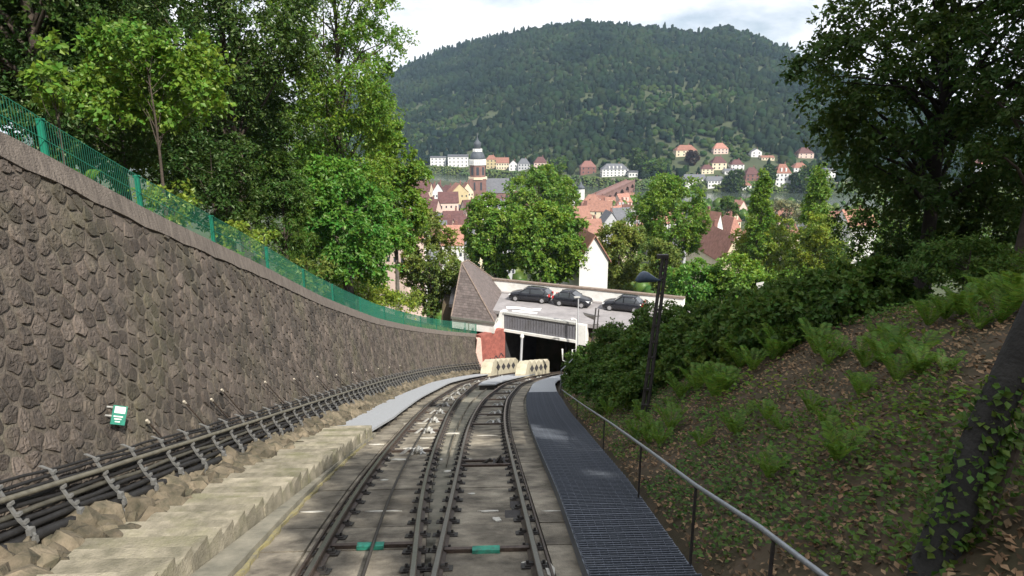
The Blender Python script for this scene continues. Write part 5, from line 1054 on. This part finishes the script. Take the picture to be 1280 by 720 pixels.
# old town roofs: placed from the pixel of the ridge, eaves and walls follow
def town(label, u, vr, y, w_px, rz, wm, rm, kind='gable', h=11, rh=6, d_=11, cols=4, rows=3, dorm=0, grp='old town houses', name='town_house'):
    p_ = ony(u, vr, y); z0 = gz(p_[0], y); ztop = p_[2]; hh = max(ztop - z0 - rh, 4); w_ = w_px * y / F
    return house(name, label, p_[0], y, z0, w_, d_, hh, rh, rz, wm, rm, kind, cols, rows, grp, below=5, dorm=dorm)
TL = [('long red roof beside the white gable', 528, 228, 520, 22, -.2, W_CRM, R_RED, 'gable'), ('white gable fronted house with red roof left of the church', 548, 228, 470, 14, .0, W_WHT, R_RED, 'gable_y'),
      ('yellowish gabled house just left of the church tower', 572, 229, 480, 22, .3, W_YEL, R_BRN, 'gable_y'), ('cream house with brown gable touching the church tower', 583, 228, 500, 14, .2, W_CRM, R_BRN, 'gable_y'), ('broad dark red roof in front of the church', 560, 240, 420, 24, .1, W_PNK, R_RED, 'gable'),
      ('second broad red roof lower in the old town', 538, 249, 380, 20, -.25, W_PNK, R_RED, 'gable'), ('dull red roof below the church shaft', 587, 250, 400, 18, .4, W_PNK, R_RED, 'gable'), ('narrow red roofed house between trees and church', 605, 246, 440, 20, .1, W_WHT, R_RED, 'gable_y'),
      ('large red roof behind the ash tree', 566, 264, 330, 24, .2, W_PNK, R_RED, 'gable'), ('red roofed house at the wood edge', 520, 240, 400, 30, .5, W_WHT, R_RED, 'gable'), ('white walled house glimpsed beside the maple bush', 512, 262, 230, 30, .3, W_WHT, R_PNK, 'gable'),
      ('pink walled house at the foot of the wood', 500, 272, 190, 40, -.4, W_PNK, R_PNK, 'gable_y'), ('cream house between ash tree and chestnut', 594, 275, 260, 24, .4, W_CRM, R_RED, 'gable_y'), ('white house low between ash tree and chestnut', 566, 282, 240, 26, .0, W_WHT, R_PNK, 'gable'),
      ('bright orange hipped roof with dormers beside the bridge', 740, 243, 500, 24, -.2, W_CRM, R_ORG, 'hip'), ('long orange roof above the grey gables', 750, 251, 430, 30, -.3, W_CRM, R_ORG, 'gable'), ('orange roof partly behind the chestnut', 724, 258, 380, 22, .35, W_CRM, R_ORG, 'gable'),
      ('grey walled gable house with slate roof', 761, 264, 340, 22, .1, W_GRY, R_GRY, 'gable_y'), ('slate roofed house beside the tall lime tree', 776, 260, 350, 24, .3, W_WHT, R_GRY, 'gable'), ('light orange roof near the white gable', 740, 274, 300, 22, .2, W_CRM, R_ORG, 'gable'), ('white house with orange roof right of the slate gables', 786, 256, 400, 16, .3, W_WHT, R_ORG, 'gable_y'),
      ('brown roofed house behind the tall lime tree', 832, 262, 330, 40, .2, W_WHT, R_PNK, 'gable'), ('weathered pink roof with white gable', 886, 264, 240, 14, .5, W_WHT, R_ORG, 'gable_y'), ('small pink house behind the pink ridge', 912, 270, 260, 16, .2, W_PNK, R_PNK, 'hip'),
      ('house with red roof far behind the chestnuts', 655, 246, 420, 40, .1, W_WHT, R_RED, 'gable'), ('red roofed house near the lime tree', 690, 250, 430, 40, -.2, W_WHT, R_RED, 'gable'), ('grey house with pale roof at the valley foot on the right', 1070, 262, 260, 40, .2, W_WHT, R_PNK, 'gable')]
for i, t in enumerate(TL): town(*t)
rt_ = random.Random(31); WN = {'white': W_WHT, 'cream': W_CRM, 'pink': W_PNK, 'grey': W_GRY}; RN = {'dull red': R_RED, 'brown': R_BRN, 'weathered pink': R_PNK, 'slate grey': R_GRY, 'orange': R_ORG}
def clutter(n, u0, u1, v0, v1, y0, y1, roofs, where):
    for k in range(n):
        q = (k + rt_.random()) / n; v = v0 + (v1 - v0) * q; u = rt_.uniform(u0, u1); wn = rt_.choice(list(WN)); rn = rt_.choice(roofs)
        town(wn + ' walled house with ' + rn + ' roof ' + where, u, v, y0 + (y1 - y0) * q + rt_.uniform(-15, 15), rt_.uniform(11, 19), rt_.uniform(-.7, .7), WN[wn], RN[rn], rt_.choice(['gable', 'gable', 'gable_y', 'hip']), rh=rt_.uniform(4, 6.5), d_=rt_.uniform(8, 12), cols=3, rows=2, dorm=rt_.choice([0, 0, 2]), grp=wn + ' ' + rn + ' houses ' + where)
clutter(46, 516, 640, 226, 288, 600, 250, ['dull red', 'dull red', 'dull red', 'brown', 'weathered pink', 'slate grey'], 'crowded round the church')
clutter(22, 700, 800, 244, 290, 560, 260, ['orange', 'brown', 'weathered pink', 'slate grey', 'orange'], 'below the bridge')
clutter(12, 810, 1060, 250, 285, 480, 260, ['brown', 'weathered pink', 'dull red'], 'behind the valley trees')
town('long weathered pink roof running down between the trees', 893, 284, 150, 24, .0, W_CRM, R_PNK, 'gable_y', rh=5, d_=26, name='valley_house', grp='houses below the road')
town('white gable house with bright orange roof behind the parapet', 727, 287, 96, 36, .16, W_WHT, R_ORG, 'gable_y', rh=3.2, d_=12, cols=0, rows=0, name='valley_house', grp='houses below the road')
# road sign on the right
p_ = Vector(ony(948, 372, 58)); sg = thing('road_sign', (p_.x, p_.y, -18), 'grey back of a square road sign above the bushes', 'sign')
MB().tube([(p_.x, p_.y, -18.2), (p_.x, p_.y, p_.z + 1.2)], .05, 6).build('post', STEELG, sg); MB().box((p_.x, p_.y - .06, p_.z + .7), (1.0, .04, 1.5), .5).build('plate', SHEAVE, sg)
# river bank trees that stand out one by one
for i, (u0, u1, v0, v1, m, lab) in enumerate([(905, 930, 208, 240, 0, 'dark rounded tree beside the white terrace on the far bank'), (990, 1022, 205, 240, 0, 'large dark tree beside the pale mansard villa'), (786, 812, 186, 216, 0, 'dark tree behind the long hotel'),
        (858, 872, 186, 206, 8, 'dark purple tree below the orange roofed villa'), (952, 968, 205, 232, 0, 'dark tree beside the tall pale villa'), (690, 712, 196, 214, 1, 'green tree beside the pink villa on the far bank'), (806, 838, 196, 222, 1, 'green tree on the far bank behind the lime tree')]):
    p_ = gpt((u0 + u1) / 2, v1, 2600, 300); FARB.append((p_[0], p_[1], 1, 10))
    a = ony((u0 + u1) / 2, (v0 + v1) / 2, p_[1]); k = p_[1] / F
    tree('bank_tree', lab, tuple(p_), a, ((u1 - u0) / 2 * k * 1.1, (u1 - u0) / 2 * k, (v1 - v0) / 2 * k * 1.1), PURPLE if m == 8 else LG[m], nclump=30, ntwig=14, nleaf=10, leaf=2.2, tr=.6, seed=120 + i, nl=6, asp=.8)
# wooded hill: crowns joined into one mass, and hedges of the river embankment
rs = np.random.RandomState(77)
def dome(k=7):
    rg = [(.80, -.55), (1.0, .05), (.72, .68)]; v = [(r_ * math.cos(6.2832 * (i + .5 * j) / k), r_ * math.sin(6.2832 * (i + .5 * j) / k), z_) for j, (r_, z_) in enumerate(rg) for i in range(k)] + [(0, 0, 1.0)]; f = []
    for j in range(2):
        for i in range(k): a, b = j * k + i, j * k + (i + 1) % k; f += [(a, b, a + k), (b, b + k, a + k)]
    f += [(2 * k + i, 2 * k + (i + 1) % k, 3 * k) for i in range(k)]; return np.array(v), np.array(f)
DOME = dome()
def crown_mass(X, Y, R_, H_, name, m, label, Z=None):
    v, f = DOME; n = len(X)
    base = np.stack([X, Y, ground(X, Y) if Z is None else Z], -1)
    ns_ = 12; forms = [v * (1 + rs.normal(0, .15, (len(v), 1))) for _ in range(ns_)]
    VV = np.empty((n, len(v), 3), np.float32)
    for k in range(ns_):
        s_ = np.arange(k, n, ns_); a = rs.uniform(0, 6.28, len(s_)); q = forms[k]
        xx = q[None, :, 0] * np.cos(a)[:, None] - q[None, :, 1] * np.sin(a)[:, None]; yy = q[None, :, 0] * np.sin(a)[:, None] + q[None, :, 1] * np.cos(a)[:, None]
        VV[s_] = np.stack([xx * R_[s_, None], yy * R_[s_, None], q[None, :, 2] * H_[s_, None] + np.zeros_like(xx)], -1) + base[s_, None, :]
    VV[:, :, 2] += (H_ * .72)[:, None]
    FF = (f[None] + (np.arange(n) * len(v))[:, None, None]).reshape(-1, 3)
    return tag(npobj(name, VV, FF, m, smooth=True), label, 'forest', kind='stuff')
n = 39000; Y = rs.uniform(640, 1990, n); az = rs.uniform(-.20, .74, n); X = Y * np.tan(az); d = Y - y_far(X)
ok = (d > 34) & (d < 1010) & (rs.uniform(0, 1, n) < (Y / 1990) ** 0.9) & ~((d < 60) & (rs.uniform(0, 1, n) < .45))
for hx, hy, hw, hh in FARB: ok &= ~((np.abs(X - hx * Y / hy) < hw * .56 + 2.5) & (Y > hy - 32 - hh) & (Y < hy + 10))
ok &= ~((np.abs(Y - 1175) < 14) & (az > -.045) & (az < .03))
X, Y, d = X[ok], Y[ok], d[ok]
R_ = 2.6 + 4.2 * rs.uniform(0, 1, len(X)) ** 1.6 * np.where(d < 120, .8, 1); H_ = R_ * rs.uniform(.85, 1.35, len(X)); con = (rs.uniform(0, 1, len(X)) < .10) | ((d > 900) & (X / Y < .06) & (rs.uniform(0, 1, len(X)) < .6)); R_[con] *= .55; H_[con] *= 1.5
print('hill crowns', len(X))
orch = (d < 470) & (d > 70) & (bump(X, Y * 2.2, .016) > .16) & ~con
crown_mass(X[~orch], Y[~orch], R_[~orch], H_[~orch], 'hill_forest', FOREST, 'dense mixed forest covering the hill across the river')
crown_mass(X[orch], Y[orch], R_[orch] * .85, H_[orch] * .7, 'hill_orchards', leafmat('orchard_green', (.022, .042, .015), 0, .03, .3, .02, warm=(.034, .055, .018), gloss=0.0), 'lighter green orchards and scrub on the lower slope of the hill')
X = rs.uniform(-260, 420, 2200); Y = y_far(X) + rs.uniform(6, 17, 2200); R_ = rs.uniform(1.0, 2.2, 2200); crown_mass(X, Y, R_, R_ * .8, 'embankment_hedge', EMBG, 'green hedges and bushes along the river embankment')
# town greenery between the houses
n = 700; Y = rs.uniform(150, 560, n); X = Y * np.tan(rs.uniform(-.16, .6, n)); R_ = rs.uniform(2, 4.2, n); crown_mass(X, Y, R_, R_ * 1.1, 'town_greenery', LG[1], 'mass of garden trees between the old town houses')
# far river road wall
xs = np.linspace(-260, 420, 70); mb = MB(); mb.loft([[(x, float(y_far(x)) + 17.5, -64.5), (x, float(y_far(x)) + 18.2, -64.5), (x, float(y_far(x)) + 18.2, -61.9), (x, float(y_far(x)) + 17.5, -61.9)] for x in xs]); o = mb.build('river_wall', mat('river_wall_stone', (.36, .32, .28), .9, .2, .2), origin=(0, 850, -64)); tag(o, 'long low pale wall along the far river road', 'wall')
# ------------------------------------------------------------------ air between the camera and the hill
hz = MB().box((0, 2065, 121), (5800, 4400, 401)).build('haze', mat('x', (1, 1, 1)), origin=(0, 0, 0)); tag(hz, 'thin bluish summer haze filling the valley', 'haze', kind='stuff')
m = bpy.data.materials.new('haze_air'); m.use_nodes = True; t = m.node_tree; t.nodes.remove(t.nodes['Principled BSDF'])
pvn = t.nodes.new('ShaderNodeVolumePrincipled'); pvn.inputs['Color'].default_value = (.55, .74, 1.0, 1); pvn.inputs['Density'].default_value = .00008; pvn.inputs['Anisotropy'].default_value = .0
t.links.new(pvn.outputs[0], t.nodes['Material Output'].inputs['Volume']); hz.data.materials.clear(); hz.data.materials.append(m)
